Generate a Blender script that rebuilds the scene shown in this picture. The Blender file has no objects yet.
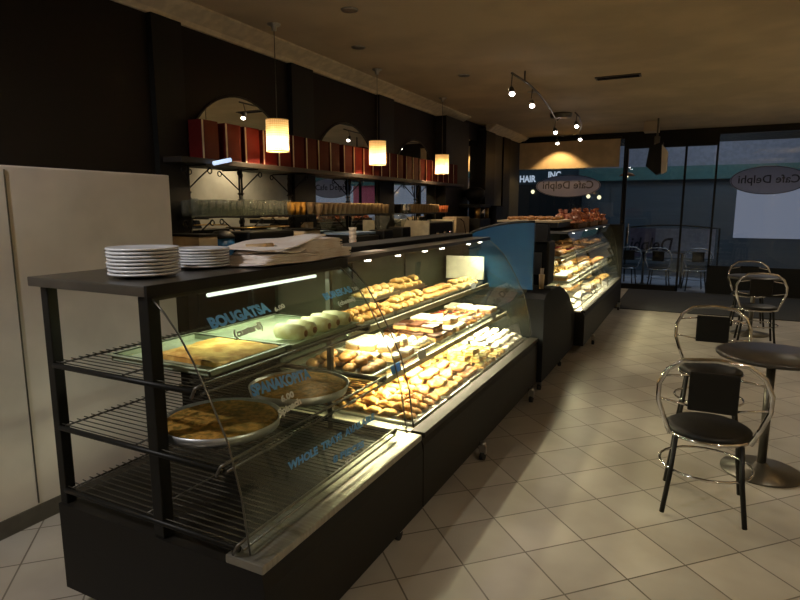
import bpy, bmesh, math, random
from mathutils import Vector, Matrix
random.seed(7)
PI = math.pi
scene = bpy.context.scene
C = scene.collection

# ------------------------------------------------------------------ camera, world, exposure
cam_d = bpy.data.cameras.new('camera')
cam_d.sensor_width = 36.0
cam_d.lens = 577.0 / 800.0 * 36.0
cam_d.clip_start = 0.05
cam = bpy.data.objects.new('camera', cam_d)
C.objects.link(cam)
cam.location = (0, 0, 1.6)
cam.rotation_euler = (math.radians(90 - 9.06), 0, math.radians(26.71))
scene.camera = cam
scene.view_settings.view_transform = 'Standard'
scene.view_settings.look = 'None'
scene.view_settings.gamma = 1.0
scene.view_settings.exposure = 0.0
scene.cycles.max_bounces = 10
scene.cycles.transparent_max_bounces = 24
scene.cycles.sample_clamp_indirect = 4.0
scene.cycles.caustics_reflective = False
scene.cycles.caustics_refractive = False

world = bpy.data.worlds.new('dusk_sky')
scene.world = world
world.use_nodes = True
bg = world.node_tree.nodes['Background']
bg.inputs[0].default_value = (0.32, 0.42, 0.54, 1)
bg.inputs[1].default_value = 0.42


def light(name, kind, loc, energy, color, rot=(0, 0, 0), **kw):
    d = bpy.data.lights.new(name, kind)
    d.energy = energy
    d.color = color
    for k, v in kw.items():
        setattr(d, k, v)
    o = bpy.data.objects.new(name, d)
    o.location = loc
    o.rotation_euler = rot
    C.objects.link(o)
    return o


WARM = (1.0, 0.80, 0.52)
# downlight beams (fixtures further down); right-side ones and wall sconces are added unseen fill
for (x, y, e) in ((1.6, 1.2, 85), (1.2, -0.8, 30), (1.7, 10.0, 110)):
    light('added_fill_beam', 'SPOT', (x, y, 3.0), e, (1.0, 0.86, 0.66), spot_size=math.radians(150), spot_blend=.7, shadow_soft_size=.10)
light('staff_beam', 'SPOT', (-2.45, 3.3, 3.0), 36, (1.0, 0.80, 0.56), spot_size=math.radians(74), spot_blend=.7, shadow_soft_size=.06)
light('staff_beam', 'SPOT', (-2.5, -.3, 3.0), 150, (1.0, 0.95, 0.92), rot=(math.radians(46), 0, 0), spot_size=math.radians(90), spot_blend=.7, shadow_soft_size=.06)  # added beam that brightens the plates and paper bags
for (x, y, e) in ((-2.38, 3.9, 40), (-2.38, 6.3, 34), (-2.84, 4.8, 40)):
    light('aisle_downlight_beam', 'SPOT', (x, y, 3.0), e, (1.0, 0.80, 0.58), rot=(0, math.radians(-40), 0), spot_size=math.radians(96), spot_blend=.5, shadow_soft_size=.04)
for y in (0.5, 3.6, 6.7):
    light('added_sconce_fill', 'POINT', (2.2, y, 2.15), 42, (1.0, 0.80, 0.52), shadow_soft_size=.06)


# ------------------------------------------------------------------ materials
MATS = {}


def mat(name, col, rough=0.6, metal=0.0, col2=None, nscale=12.0, spec=0.5, bump=0.0, stretch=None, emit=None, estr=0.0, trans=0.0, sss=0.0, lo=0.4, hi=0.62):
    if name in MATS:
        return MATS[name]
    m = bpy.data.materials.new(name)
    m.use_nodes = True
    nt = m.node_tree
    b = nt.nodes['Principled BSDF']
    b.inputs['Roughness'].default_value = rough
    b.inputs['Metallic'].default_value = metal
    b.inputs['Specular IOR Level'].default_value = spec
    tc = nt.nodes.new('ShaderNodeTexCoord')
    mp = nt.nodes.new('ShaderNodeMapping')
    nt.links.new(tc.outputs['Object'], mp.inputs[0])
    if stretch:
        mp.inputs['Scale'].default_value = stretch
    nz = nt.nodes.new('ShaderNodeTexNoise')
    nz.inputs['Scale'].default_value = nscale
    nz.inputs['Detail'].default_value = 4
    nt.links.new(mp.outputs[0], nz.inputs['Vector'])
    cr = nt.nodes.new('ShaderNodeValToRGB')
    c2 = col2 if col2 else tuple(c * 0.82 for c in col)
    cr.color_ramp.elements[0].position = lo
    cr.color_ramp.elements[1].position = hi
    cr.color_ramp.elements[0].color = (*c2, 1)
    cr.color_ramp.elements[1].color = (*col, 1)
    nt.links.new(nz.outputs['Fac'], cr.inputs[0])
    nt.links.new(cr.outputs[0], b.inputs['Base Color'])
    if bump:
        bp = nt.nodes.new('ShaderNodeBump')
        bp.inputs['Strength'].default_value = bump
        bp.inputs['Distance'].default_value = 0.01
        nt.links.new(nz.outputs['Fac'], bp.inputs['Height'])
        nt.links.new(bp.outputs[0], b.inputs['Normal'])
    if emit:
        b.inputs['Emission Color'].default_value = (*emit, 1)
        b.inputs['Emission Strength'].default_value = estr
    MATS[name] = m
    return m


def math_node(nt, op, a, b=None):
    n = nt.nodes.new('ShaderNodeMath')
    n.operation = op
    for i, v in enumerate((a, b)):
        if v is None:
            continue
        if isinstance(v, (int, float)):
            n.inputs[i].default_value = v
        else:
            nt.links.new(v, n.inputs[i])
    return n.outputs[0]


def glass_mat(name, tint=(0.93, 0.97, 0.94), ior=1.45, dust=0.0, refl=1.0):
    m = bpy.data.materials.new(name)
    m.use_nodes = True
    nt = m.node_tree
    for n in list(nt.nodes):
        nt.nodes.remove(n)
    out = nt.nodes.new('ShaderNodeOutputMaterial')
    tr = nt.nodes.new('ShaderNodeBsdfTransparent')
    tr.inputs[0].default_value = (*tint, 1)
    gl = nt.nodes.new('ShaderNodeBsdfGlossy')
    gl.inputs['Roughness'].default_value = 0.01
    gl.inputs[0].default_value = (refl, refl, refl, 1)
    ge = nt.nodes.new('ShaderNodeNewGeometry')
    dt = nt.nodes.new('ShaderNodeVectorMath')
    dt.operation = 'DOT_PRODUCT'
    nt.links.new(ge.outputs['Normal'], dt.inputs[0])
    nt.links.new(ge.outputs['Incoming'], dt.inputs[1])
    ca = math_node(nt, 'SUBTRACT', 1.0, math_node(nt, 'ABSOLUTE', dt.outputs['Value']))
    r0 = ((ior - 1) / (ior + 1)) ** 2
    fac = math_node(nt, 'ADD', math_node(nt, 'MULTIPLY', math_node(nt, 'POWER', ca, 5.0), 1 - r0), r0)
    mx = nt.nodes.new('ShaderNodeMixShader')
    nt.links.new(fac, mx.inputs[0])
    nt.links.new(tr.outputs[0], mx.inputs[1])
    nt.links.new(gl.outputs[0], mx.inputs[2])
    last = mx
    if dust:
        df = nt.nodes.new('ShaderNodeBsdfDiffuse')
        df.inputs[0].default_value = (0.7, 0.72, 0.65, 1)
        m2 = nt.nodes.new('ShaderNodeMixShader')
        nz = nt.nodes.new('ShaderNodeTexNoise')
        nz.inputs['Scale'].default_value = 3
        mt = nt.nodes.new('ShaderNodeMath')
        mt.operation = 'MULTIPLY'
        mt.inputs[1].default_value = dust
        nt.links.new(nz.outputs['Fac'], mt.inputs[0])
        nt.links.new(mt.outputs[0], m2.inputs[0])
        nt.links.new(mx.outputs[0], m2.inputs[1])
        nt.links.new(df.outputs[0], m2.inputs[2])
        last = m2
    nt.links.new(last.outputs[0], out.inputs[0])
    MATS[name] = m
    return m


def emit_mat(name, col, s):
    m = bpy.data.materials.new(name)
    m.use_nodes = True
    nt = m.node_tree
    for n in list(nt.nodes):
        nt.nodes.remove(n)
    out = nt.nodes.new('ShaderNodeOutputMaterial')
    e = nt.nodes.new('ShaderNodeEmission')
    e.inputs[0].default_value = (*col, 1)
    e.inputs[1].default_value = s
    nt.links.new(e.outputs[0], out.inputs[0])
    MATS[name] = m
    return m


def tile_mat():
    m = mat('floor_tile', (0.43, 0.40, 0.35), 0.38, col2=(0.34, 0.31, 0.265), nscale=1.5)
    nt = m.node_tree
    b = nt.nodes['Principled BSDF']
    tc = nt.nodes.new('ShaderNodeTexCoord')
    sp = nt.nodes.new('ShaderNodeSeparateXYZ')
    nt.links.new(tc.outputs['Object'], sp.inputs[0])
    s = math_node(nt, 'ADD', sp.outputs[0], sp.outputs[1])
    d = math_node(nt, 'SUBTRACT', sp.outputs[1], sp.outputs[0])
    lines = []
    cells = []
    for v, off in ((s, 0.10), (d, 0.39)):
        q = math_node(nt, 'DIVIDE', math_node(nt, 'ADD', v, 45 - off), 0.45)
        fr = math_node(nt, 'FRACT', q)
        cells.append(math_node(nt, 'FLOOR', q))
        c = math_node(nt, 'ABSOLUTE', math_node(nt, 'SUBTRACT', fr, 0.5))
        lines.append(math_node(nt, 'GREATER_THAN', c, 0.488))
    ln = math_node(nt, 'MAXIMUM', lines[0], lines[1])
    cx = nt.nodes.new('ShaderNodeCombineXYZ')
    nt.links.new(cells[0], cx.inputs[0])
    nt.links.new(cells[1], cx.inputs[1])
    wn = nt.nodes.new('ShaderNodeTexWhiteNoise')
    nt.links.new(cx.outputs[0], wn.inputs['Vector'])
    old = b.inputs['Base Color'].links[0].from_socket
    mr = nt.nodes.new('ShaderNodeMix')
    mr.data_type = 'RGBA'
    mr.blend_type = 'MULTIPLY'
    mr.inputs[0].default_value = 0.22
    nt.links.new(old, mr.inputs[6])
    nt.links.new(wn.outputs['Value'], mr.inputs[7])
    mx = nt.nodes.new('ShaderNodeMix')
    mx.data_type = 'RGBA'
    nt.links.new(ln, mx.inputs[0])
    nt.links.new(mr.outputs[2], mx.inputs[6])
    mx.inputs[7].default_value = (0.11, 0.095, 0.075, 1)
    nt.links.new(mx.outputs[2], b.inputs['Base Color'])
    return m


def shade_mat():
    """woven glass-bead shade: light inside shines through, a grid of seams in it"""
    m = bpy.data.materials.new('woven_shade')
    m.use_nodes = True
    nt = m.node_tree
    for n in list(nt.nodes):
        nt.nodes.remove(n)
    out = nt.nodes.new('ShaderNodeOutputMaterial')
    tl = nt.nodes.new('ShaderNodeBsdfTranslucent')
    df = nt.nodes.new('ShaderNodeBsdfDiffuse')
    mx = nt.nodes.new('ShaderNodeMixShader')
    mx.inputs[0].default_value = 0.25
    tc = nt.nodes.new('ShaderNodeTexCoord')
    sp = nt.nodes.new('ShaderNodeSeparateXYZ')
    nt.links.new(tc.outputs['Object'], sp.inputs[0])
    ang = math_node(nt, 'ARCTAN2', sp.outputs[1], sp.outputs[0])
    fa = math_node(nt, 'FRACT', math_node(nt, 'MULTIPLY', math_node(nt, 'ADD', ang, 4.0), 5.5))
    fz = math_node(nt, 'FRACT', math_node(nt, 'MULTIPLY', math_node(nt, 'ADD', sp.outputs[2], 4.0), 56.0))
    g = math_node(nt, 'MAXIMUM', math_node(nt, 'GREATER_THAN', fa, 0.82), math_node(nt, 'GREATER_THAN', fz, 0.78))
    mc = nt.nodes.new('ShaderNodeMix')
    mc.data_type = 'RGBA'
    nt.links.new(g, mc.inputs[0])
    mc.inputs[6].default_value = (0.97, 0.84, 0.56, 1)
    mc.inputs[7].default_value = (0.72, 0.54, 0.26, 1)
    nt.links.new(mc.outputs[2], tl.inputs[0])
    nt.links.new(mc.outputs[2], df.inputs[0])
    nt.links.new(tl.outputs[0], mx.inputs[1])
    nt.links.new(df.outputs[0], mx.inputs[2])
    tp = nt.nodes.new('ShaderNodeBsdfTransparent')
    m3 = nt.nodes.new('ShaderNodeMixShader')
    m3.inputs[0].default_value = 0.14
    nt.links.new(mx.outputs[0], m3.inputs[1])
    nt.links.new(tp.outputs[0], m3.inputs[2])
    nt.links.new(m3.outputs[0], out.inputs[0])
    return m


M = dict(
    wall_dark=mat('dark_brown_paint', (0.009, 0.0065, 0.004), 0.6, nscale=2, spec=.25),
    wall_beige=mat('beige_paint', (0.62, 0.54, 0.40), 0.8, nscale=2),
    olive=mat('olive_grey_paint', (0.05, 0.052, 0.045), 0.6, nscale=2),
    ceiling=mat('cream_ceiling_paint', (0.66, 0.55, 0.39), 0.85, nscale=1.5),
    cornice=mat('cornice_plaster', (0.80, 0.72, 0.56), 0.8),
    black=mat('black_paint', (0.006, 0.006, 0.005), 0.5, spec=.3),
    blackwood=mat('black_stained_wood', (0.020, 0.015, 0.011), 0.45, nscale=6, stretch=(1, 8, 1)),
    panel=mat('black_brown_laminate', (0.007, 0.006, 0.0045), 0.55, spec=.3, nscale=3),
    panelgrey=mat('charcoal_laminate', (0.013, 0.014, 0.017), 0.6, spec=.12, nscale=3),
    steel=mat('brushed_steel', (0.62, 0.62, 0.60), 0.28, 1.0, nscale=8, stretch=(1, 12, 1)),
    dullsteel=mat('dull_steel', (0.42, 0.40, 0.34), 0.42, 0.8, nscale=8, stretch=(1, 12, 1)),
    steeldark=mat('dark_steel', (0.16, 0.15, 0.13), 0.32, 0.8, nscale=8),
    chrome=mat('chrome', (0.8, 0.8, 0.82), 0.1, 1.0),
    iron=mat('wrought_iron', (0.012, 0.011, 0.010), 0.5, 0.4),
    rackwire=mat('dull_rack_wire', (0.07, 0.065, 0.05), 0.45, 0.6),
    ledge=mat('dark_bronze_ledge', (0.022, 0.02, 0.016), 0.6, 0.0, spec=.3),
    caseback=mat('dark_green_case_back', (0.010, 0.014, 0.007), 0.5, spec=.2),
    board=mat('pale_end_board', (0.85, 0.85, 0.66), 0.5),
    trim=mat('cream_anodised_trim', (0.72, 0.66, 0.5), 0.4, 0.2),
    white=mat('white_laminate', (0.78, 0.72, 0.66), 0.5, nscale=2),
    porcelain=mat('white_porcelain', (0.80, 0.82, 0.86), 0.18),
    paper=mat('paper_bag_white', (0.92, 0.87, 0.82), 0.85, col2=(0.80, 0.70, 0.62), nscale=7),
    red=mat('wine_red_card', (0.085, 0.007, 0.006), 0.6, nscale=6, spec=.08),
    cream=mat('cream_card', (0.58, 0.46, 0.30), 0.6),
    blue=mat('teal_blue_plastic', (0.010, 0.095, 0.26), 0.3, col2=(0.009, 0.08, 0.22), nscale=3),
    bluepaint=mat('sky_blue_glass_paint', (0.16, 0.46, 1.0), 0.5, emit=None),
    whitepaint=mat('white_glass_paint', (0.85, 0.85, 0.82), 0.5),
    golden=mat('golden_puff_pastry', (0.84, 0.54, 0.18), 0.6, col2=(0.42, 0.17, 0.035), nscale=30, bump=0.5),
    yellowp=mat('pale_yellow_pastry', (0.90, 0.70, 0.32), 0.6, col2=(0.62, 0.33, 0.08), nscale=30, bump=0.5),
    brownp=mat('baked_brown_crust', (0.42, 0.20, 0.06), 0.55, col2=(0.22, 0.09, 0.025), nscale=26, bump=0.6),
    spinach=mat('spinach_pie_crust', (0.42, 0.22, 0.045), 0.85, spec=.15, col2=(0.17, 0.11, 0.02), nscale=42, bump=0.7),
    custard=mat('custard_filo_top', (0.80, 0.52, 0.16), 0.85, spec=.15, col2=(0.50, 0.25, 0.06), nscale=16, bump=0.6),
    icing=mat('white_icing', (0.90, 0.86, 0.78), 0.5, col2=(0.80, 0.72, 0.58), nscale=30),
    filo=mat('pale_filo', (0.85, 0.82, 0.55), 0.6, col2=(0.66, 0.58, 0.30), nscale=18, bump=0.4),
    choc=mat('chocolate', (0.07, 0.025, 0.012), 0.35),
    sponge=mat('sponge_cake', (0.66, 0.40, 0.16), 0.8, col2=(0.45, 0.24, 0.09), nscale=40),
    pistachio=mat('pistachio_topping', (0.38, 0.36, 0.08), 0.8, col2=(0.14, 0.08, 0.03), nscale=60, bump=0.6),
    berry=mat('berry_glaze', (0.30, 0.03, 0.03), 0.25),
    orangewrap=mat('orange_cellophane', (0.62, 0.20, 0.07), 0.25, col2=(0.25, 0.07, 0.03), nscale=30, bump=0.5),
    pinkwrap=mat('pink_cellophane', (0.72, 0.34, 0.24), 0.25, col2=(0.40, 0.12, 0.07), nscale=30, bump=0.5),
    wicker=mat('wicker', (0.22, 0.11, 0.04), 0.7, col2=(0.08, 0.04, 0.015), nscale=60, bump=0.7),
    enamel=mat('sage_enamel_tray', (0.40, 0.46, 0.32), 0.4),
    tin=mat('aluminium_pan', (0.62, 0.64, 0.66), 0.35, 0.9, nscale=20),
    amber=mat('amber_glassware', (0.55, 0.28, 0.05), 0.2),
    tan=mat('tan_paper_cup', (0.52, 0.36, 0.19), 0.6, nscale=20),
    terracotta=mat('orange_cup', (0.60, 0.16, 0.05), 0.45),
    rubber=mat('black_rubber', (0.015, 0.015, 0.015), 0.8),
    matfloor=mat('entrance_mat', (0.022, 0.024, 0.028), 0.9, nscale=60, bump=0.4),
    brass=mat('brass', (0.55, 0.36, 0.12), 0.3, 1.0),
    blind=mat('cream_blind_fabric', (0.72, 0.58, 0.38), 0.85, nscale=4),
    frost=mat('frosted_vinyl', (0.50, 0.47, 0.50), 0.7, nscale=10),
    greytext=mat('grey_vinyl_lettering', (0.05, 0.045, 0.06), 0.6),
    teal=mat('teal_fascia_paint', (0.07, 0.17, 0.15), 0.6),
    greyfascia=mat('pale_grey_render', (0.30, 0.29, 0.33), 0.7),
    louvre=mat('blue_grey_shutter', (0.065, 0.085, 0.10), 0.6, nscale=3, stretch=(0.2, 0.2, 8)),
    street=mat('asphalt', (0.10, 0.10, 0.11), 0.6, nscale=30),
    pave=mat('pavement_slab', (0.34, 0.34, 0.38), 0.7, nscale=4),
    banner=mat('lilac_banner_cloth', (0.20, 0.19, 0.30), 0.8),
    bannerlight=mat('pale_banner_cloth', (0.42, 0.46, 0.60), 0.8),
    navy=mat('navy_ink', (0.015, 0.02, 0.05), 0.6),
    pinkposter=mat('pink_poster', (0.85, 0.12, 0.18), 0.6),
    tabletop=mat('dark_marble_laminate', (0.05, 0.045, 0.04), 0.3, nscale=8),
    copper=mat('copper', (0.5, 0.2, 0.08), 0.35, 0.8),
)
M['tile'] = tile_mat()
M['shade'] = shade_mat()
for _n in ('bluepaint', 'whitepaint'):
    _nt = M[_n].node_tree
    _b = _nt.nodes['Principled BSDF']
    _t = _nt.nodes.new('ShaderNodeBsdfTranslucent')
    _nt.links.new(_b.inputs['Base Color'].links[0].from_socket, _t.inputs[0])
    _m = _nt.nodes.new('ShaderNodeMixShader')
    _m.inputs[0].default_value = .2
    _nt.links.new(_b.outputs[0], _m.inputs[1])
    _nt.links.new(_t.outputs[0], _m.inputs[2])
    _nt.links.new(_m.outputs[0], _nt.nodes['Material Output'].inputs[0])
fm = M['frost'].node_tree
_b = fm.nodes['Principled BSDF']
_t = fm.nodes.new('ShaderNodeBsdfTranslucent')
_t.inputs[0].default_value = (0.80, 0.78, 0.85, 1)
_m = fm.nodes.new('ShaderNodeMixShader')
_m.inputs[0].default_value = .75
fm.links.new(_b.outputs[0], _m.inputs[1])
fm.links.new(_t.outputs[0], _m.inputs[2])
fm.links.new(_m.outputs[0], fm.nodes['Material Output'].inputs[0])
M['glass'] = glass_mat('case_glass', (0.93, 0.965, 0.92), dust=0.008)
M['window'] = glass_mat('window_glass', (0.90, 0.94, 0.97))
M['tumbler'] = glass_mat('drinking_glass', (0.86, 0.88, 0.86), ior=1.5, dust=0.09)
M['mirror'] = mat('mirror_silver', (0.78, 0.80, 0.76), 0.0, 1.0, col2=(0.76, 0.78, 0.74))
M['bulb'] = emit_mat('lit_bulb', (1.0, 0.80, 0.5), 40)
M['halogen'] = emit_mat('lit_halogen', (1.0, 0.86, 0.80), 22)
M['tube'] = emit_mat('lit_fluorescent_tube', (0.95, 1.0, 0.86), 1.6)
M['tubewarm'] = emit_mat('lit_warm_strip', (1.0, 0.86, 0.55), 3.0)
M['mirror_glow'] = emit_mat('added_mirror_glow', (0.52, 0.56, 0.72), 0.30)
M['signlit'] = emit_mat('lit_sign_letters', (0.75, 0.85, 1.0), 0.6)
M['lamplit'] = emit_mat('lit_street_globe', (1.0, 0.88, 0.5), 1.6)


# ------------------------------------------------------------------ mesh helpers
class MB:
    def __init__(s):
        s.v = []
        s.f = []
        s.smooth = []

    def add(s, vs, fs, smooth=False):
        n = len(s.v)
        s.v += [tuple(v) for v in vs]
        s.f += [tuple(i + n for i in f) for f in fs]
        s.smooth += [smooth] * len(fs)
        return s

    def box(s, x0, x1, y0, y1, z0, z1, bev=0.0):
        if bev <= 0:
            vs = [(x, y, z) for z in (z0, z1) for (x, y) in ((x0, y0), (x1, y0), (x1, y1), (x0, y1))]
            return s.add(vs, [(3, 2, 1, 0), (4, 5, 6, 7), (0, 1, 5, 4), (1, 2, 6, 5), (2, 3, 7, 6), (3, 0, 4, 7)])
        b = min(bev, (x1 - x0) * .45, (y1 - y0) * .45, (z1 - z0) * .45)
        bm = bmesh.new()
        bmesh.ops.create_cube(bm, size=1)
        for v in bm.verts:
            v.co = Vector(((x0 + x1) / 2 + v.co.x * (x1 - x0), (y0 + y1) / 2 + v.co.y * (y1 - y0), (z0 + z1) / 2 + v.co.z * (z1 - z0)))
        bmesh.ops.bevel(bm, geom=list(bm.edges), offset=b, segments=2, affect='EDGES', profile=0.6)
        bm.verts.index_update()
        s.add([v.co for v in bm.verts], [[v.index for v in f.verts] for f in bm.faces])
        bm.free()
        return s

    def tube(s, pts, r, n=8, closed=False):
        pts = [Vector(p) for p in pts]
        k = len(pts)
        rs = r if isinstance(r, (list, tuple)) else [r] * k
        up = Vector((0, 0, 1))
        rings = []
        prev = None
        for i, p in enumerate(pts):
            if closed:
                t = pts[(i + 1) % k] - pts[i - 1]
            else:
                t = pts[min(i + 1, k - 1)] - pts[max(i - 1, 0)]
            t.normalize()
            if prev is None:
                a = t.cross(up if abs(t.z) < 0.9 else Vector((1, 0, 0))).normalized()
            else:
                a = (prev - t * prev.dot(t)).normalized()
            prev = a
            b = t.cross(a)
            rings.append([p + (a * math.cos(2 * PI * j / n) + b * math.sin(2 * PI * j / n)) * rs[i] for j in range(n)])
        vs = [v for ring in rings for v in ring]
        fs = []
        for i in range(k if closed else k - 1):
            i2 = (i + 1) % k
            for j in range(n):
                fs.append((i * n + j, i2 * n + j, i2 * n + (j + 1) % n, i * n + (j + 1) % n))
        if not closed:
            fs.append(tuple(range(n)))
            fs.append(tuple(reversed(range((k - 1) * n, k * n))))
        return s.add(vs, fs, True)

    def lathe(s, prof, cx=0, cy=0, cz=0, n=20):
        vs = []
        for (r, z) in prof:
            for j in range(n):
                a = 2 * PI * j / n
                vs.append((cx + r * math.cos(a), cy + r * math.sin(a), cz + z))
        fs = []
        for i in range(len(prof) - 1):
            for j in range(n):
                fs.append((i * n + j, i * n + (j + 1) % n, (i + 1) * n + (j + 1) % n, (i + 1) * n + j))
        if prof[0][0] > 0.0005:
            fs.append(tuple(reversed(range(n))))
        if prof[-1][0] > 0.0005:
            fs.append(tuple(range((len(prof) - 1) * n, len(prof) * n)))
        return s.add(vs, fs, True)

    def prism(s, poly, axis, a, b):
        """polygon extruded along an axis: axis 'y': poly in (x,z); 'x': poly in (y,z); 'z': poly in (x,y)"""
        def mk(p, t):
            return {'y': (p[0], t, p[1]), 'x': (t, p[0], p[1]), 'z': (p[0], p[1], t)}[axis]
        n = len(poly)
        vs = [mk(p, a) for p in poly] + [mk(p, b) for p in poly]
        fs = [tuple(range(n)), tuple(reversed(range(n, 2 * n)))]
        fs += [(i, i + n, (i + 1) % n + n, (i + 1) % n) for i in range(n)]
        return s.add(vs, fs)


def sheet_poly(prof, th):
    """thin closed outline along an open profile"""
    out = []
    for i, p in enumerate(prof):
        a = Vector(prof[max(i - 1, 0)])
        b = Vector(prof[min(i + 1, len(prof) - 1)])
        t = (b - a).normalized()
        out.append((p[0] - t.y * th, p[1] + t.x * th))
    return list(prof) + out[::-1]


def obj(name, mb, m, parent=None, world=True, kind=None, label=None):
    """link one mesh object; with world=True the vertices are in world space and get moved into the parent's frame"""
    me = bpy.data.meshes.new(name)
    vs = mb.v
    off = Vector((0, 0, 0))
    if parent is not None and world:
        off = total_loc(parent)
        vs = [(v[0] - off.x, v[1] - off.y, v[2] - off.z) for v in vs]
    me.from_pydata(vs, [], mb.f)
    me.polygons.foreach_set('use_smooth', mb.smooth)
    bm = bmesh.new()
    bm.from_mesh(me)
    bmesh.ops.recalc_face_normals(bm, faces=bm.faces)
    bm.to_mesh(me)
    bm.free()
    me.materials.append(m)
    o = bpy.data.objects.new(name, me)
    C.objects.link(o)
    if parent is not None:
        o.parent = parent
    if kind:
        o['kind'] = kind
    if label:
        o['label'] = label
    return o


def total_loc(o):
    v = Vector((0, 0, 0))
    while o is not None:
        v += Vector(o.location)
        o = o.parent
    return v


def tag(o, label, cat, group=None, kind=None):
    o['label'] = label
    o['category'] = cat
    if group:
        o['group'] = group
    if kind:
        o['kind'] = kind
    return o


def thing(name, label, cat, loc=(0, 0, 0), rz=0, group=None):
    o = bpy.data.objects.new(name, None)
    C.objects.link(o)
    o.location = loc
    o.rotation_euler = (0, 0, rz)
    return tag(o, label, cat, group)


def solo(name, mb, m, label, cat, group=None, loc=None):
    """a thing that is one mesh; origin moved to loc"""
    o = obj(name, mb, m)
    if loc is not None:
        lv = Vector(loc)
        o.data.transform(Matrix.Translation(-lv))
        o.location = loc
    return tag(o, label, cat, group)


def dup(root, loc, rz=0.0, label=None, group=None, tilt=(0, 0), scale=None):
    r = root.copy()
    C.objects.link(r)
    r.location = loc
    r.rotation_euler = (tilt[0], tilt[1], rz)
    if scale:
        r.scale = (scale,) * 3
    if label:
        r['label'] = label
    if group:
        r['group'] = group
    for ch in list(root.children):
        c = ch.copy()
        C.objects.link(c)
        c.parent = r
        for g in ch.children:
            d = g.copy()
            C.objects.link(d)
            d.parent = c
    return r


ORD = ['first', 'second', 'third', 'fourth', 'fifth', 'sixth', 'seventh', 'eighth', 'ninth', 'tenth', 'eleventh', 'twelfth', 'thirteenth', 'fourteenth', 'fifteenth', 'sixteenth',
       'seventeenth', 'eighteenth', 'nineteenth', 'twentieth', 'twenty-first', 'twenty-second', 'twenty-third', 'twenty-fourth', 'twenty-fifth', 'twenty-sixth', 'twenty-seventh', 'twenty-eighth']


class Kit:
    """first placement moves the prototype itself, later ones copy it"""
    def __init__(s, root):
        s.root = root
        s.used = False

    def put(s, loc, rz=0.0, label=None, group=None, tilt=(0, 0), scale=None):
        if not s.used:
            s.used = True
            r = s.root
            r.location = loc
            r.rotation_euler = (tilt[0], tilt[1], rz)
            if scale:
                r.scale = (scale,) * 3
            if label:
                r['label'] = label
            if group:
                r['group'] = group
            return r
        return dup(s.root, loc, rz, label, group, tilt, scale)


def text_mb(body, size, bold=0.0, depth=0.0):
    cu = bpy.data.curves.new('lettering_outline', 'FONT')
    cu.body = body
    cu.size = size
    cu.offset = bold
    cu.extrude = depth
    cu.resolution_u = 3
    o = bpy.data.objects.new('lettering_outline', cu)
    C.objects.link(o)
    dg = bpy.context.evaluated_depsgraph_get()
    me = o.evaluated_get(dg).to_mesh()
    mb = MB()
    mb.add([v.co.copy() for v in me.vertices], [tuple(p.vertices) for p in me.polygons])
    o.evaluated_get(dg).to_mesh_clear()
    bpy.data.objects.remove(o)
    bpy.data.curves.remove(cu)
    return mb


def extent(mb):
    xs = [v[0] for v in mb.v]
    ys = [v[1] for v in mb.v]
    return min(xs), max(xs), min(ys), max(ys)


# ------------------------------------------------------------------ room shell
XL, XR, YB, YF, ZC = -3.5, 2.4, -2.0, 12.3, 3.05
obj('floor', MB().box(XL - .2, XR + .2, YB - .2, YF, -0.1, 0), M['tile'], kind='structure')
obj('ceiling', MB().box(XL - .2, XR + .2, YB - .2, YF + .2, ZC, ZC + .1), M['ceiling'], kind='structure')
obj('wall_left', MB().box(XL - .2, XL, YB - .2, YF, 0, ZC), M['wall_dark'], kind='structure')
obj('wall_right', MB().box(XR, XR + .2, YB - .2, YF, 0, ZC), M['wall_beige'], kind='structure')
obj('wall_back', MB().box(XL, XR, YB - .2, YB, 0, ZC), M['wall_beige'], kind='structure')
obj('trim_1', MB().prism([(XL, ZC), (XL, 2.94), (XL + .03, 2.94), (XL + .05, 2.97), (XL + .12, 3.0), (XL + .2, 3.035), (XL + .2, ZC)], 'y', YB, 9.1), M['cornice'], kind='structure')
obj('trim_2', MB().prism([(XL + .14, ZC), (XL + .14, 2.94), (XL + .18, 2.94), (XL + .22, 2.97), (XL + .32, 3.03), (XL + .32, ZC)], 'y', 10.05, YF), M['cornice'], kind='structure')
# front: header, sill-high base under the shop windows, slim black mullions
fr = MB()
fr.box(XL, XR, YF, YF + .12, 2.96, ZC)
fr.box(-1.26, 0.3, YF, YF + .1, 2.74, 2.96)
fr.box(XL, -1.26, YF, YF + .12, 0, .5)
fr.box(0.3, XR, YF, YF + .12, 0, .5)
obj('wall_front', fr, M['black'], kind='structure')
for n, (a, b, z0, z1) in enumerate([(-3.5, -1.26, .5, 2.96), (0.3, 2.4, .5, 2.96)], 1):
    w = obj(f'window_{n}', MB().box(a + .03, b - .03, YF + .04, YF + .05, z0, z1), M['window'], kind='structure')
    f = MB()
    f.box(a, a + .035, YF, YF + .08, z0, z1).box(b - .035, b, YF, YF + .08, z0, z1).box(a, b, YF, YF + .08, z1 - .03, z1).box(a, b, YF, YF + .08, z0, z0 + .03)
    obj('window_frame', f, M['black'], w)
d1 = obj('door_1', MB().box(-1.2, -.22, YF + .04, YF + .05, .1, 2.74), M['window'], kind='structure')
f = MB()
f.box(-1.258, -1.215, YF + .02, YF + .07, 0, 2.74).box(-.22, -.18, YF + .02, YF + .07, 0, 2.74).box(-1.24, -.18, YF + .02, YF + .07, 0, .1)
obj('door_frame', f, M['black'], d1)
obj('door_handle', MB().tube([(-1.13, YF - .03, .9), (-1.13, YF - .03, 1.3)], .013), M['chrome'], d1)
obj('window_3', MB().box(-.18, .27, YF + .04, YF + .05, .1, 2.74), M['window'], kind='structure')

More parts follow.
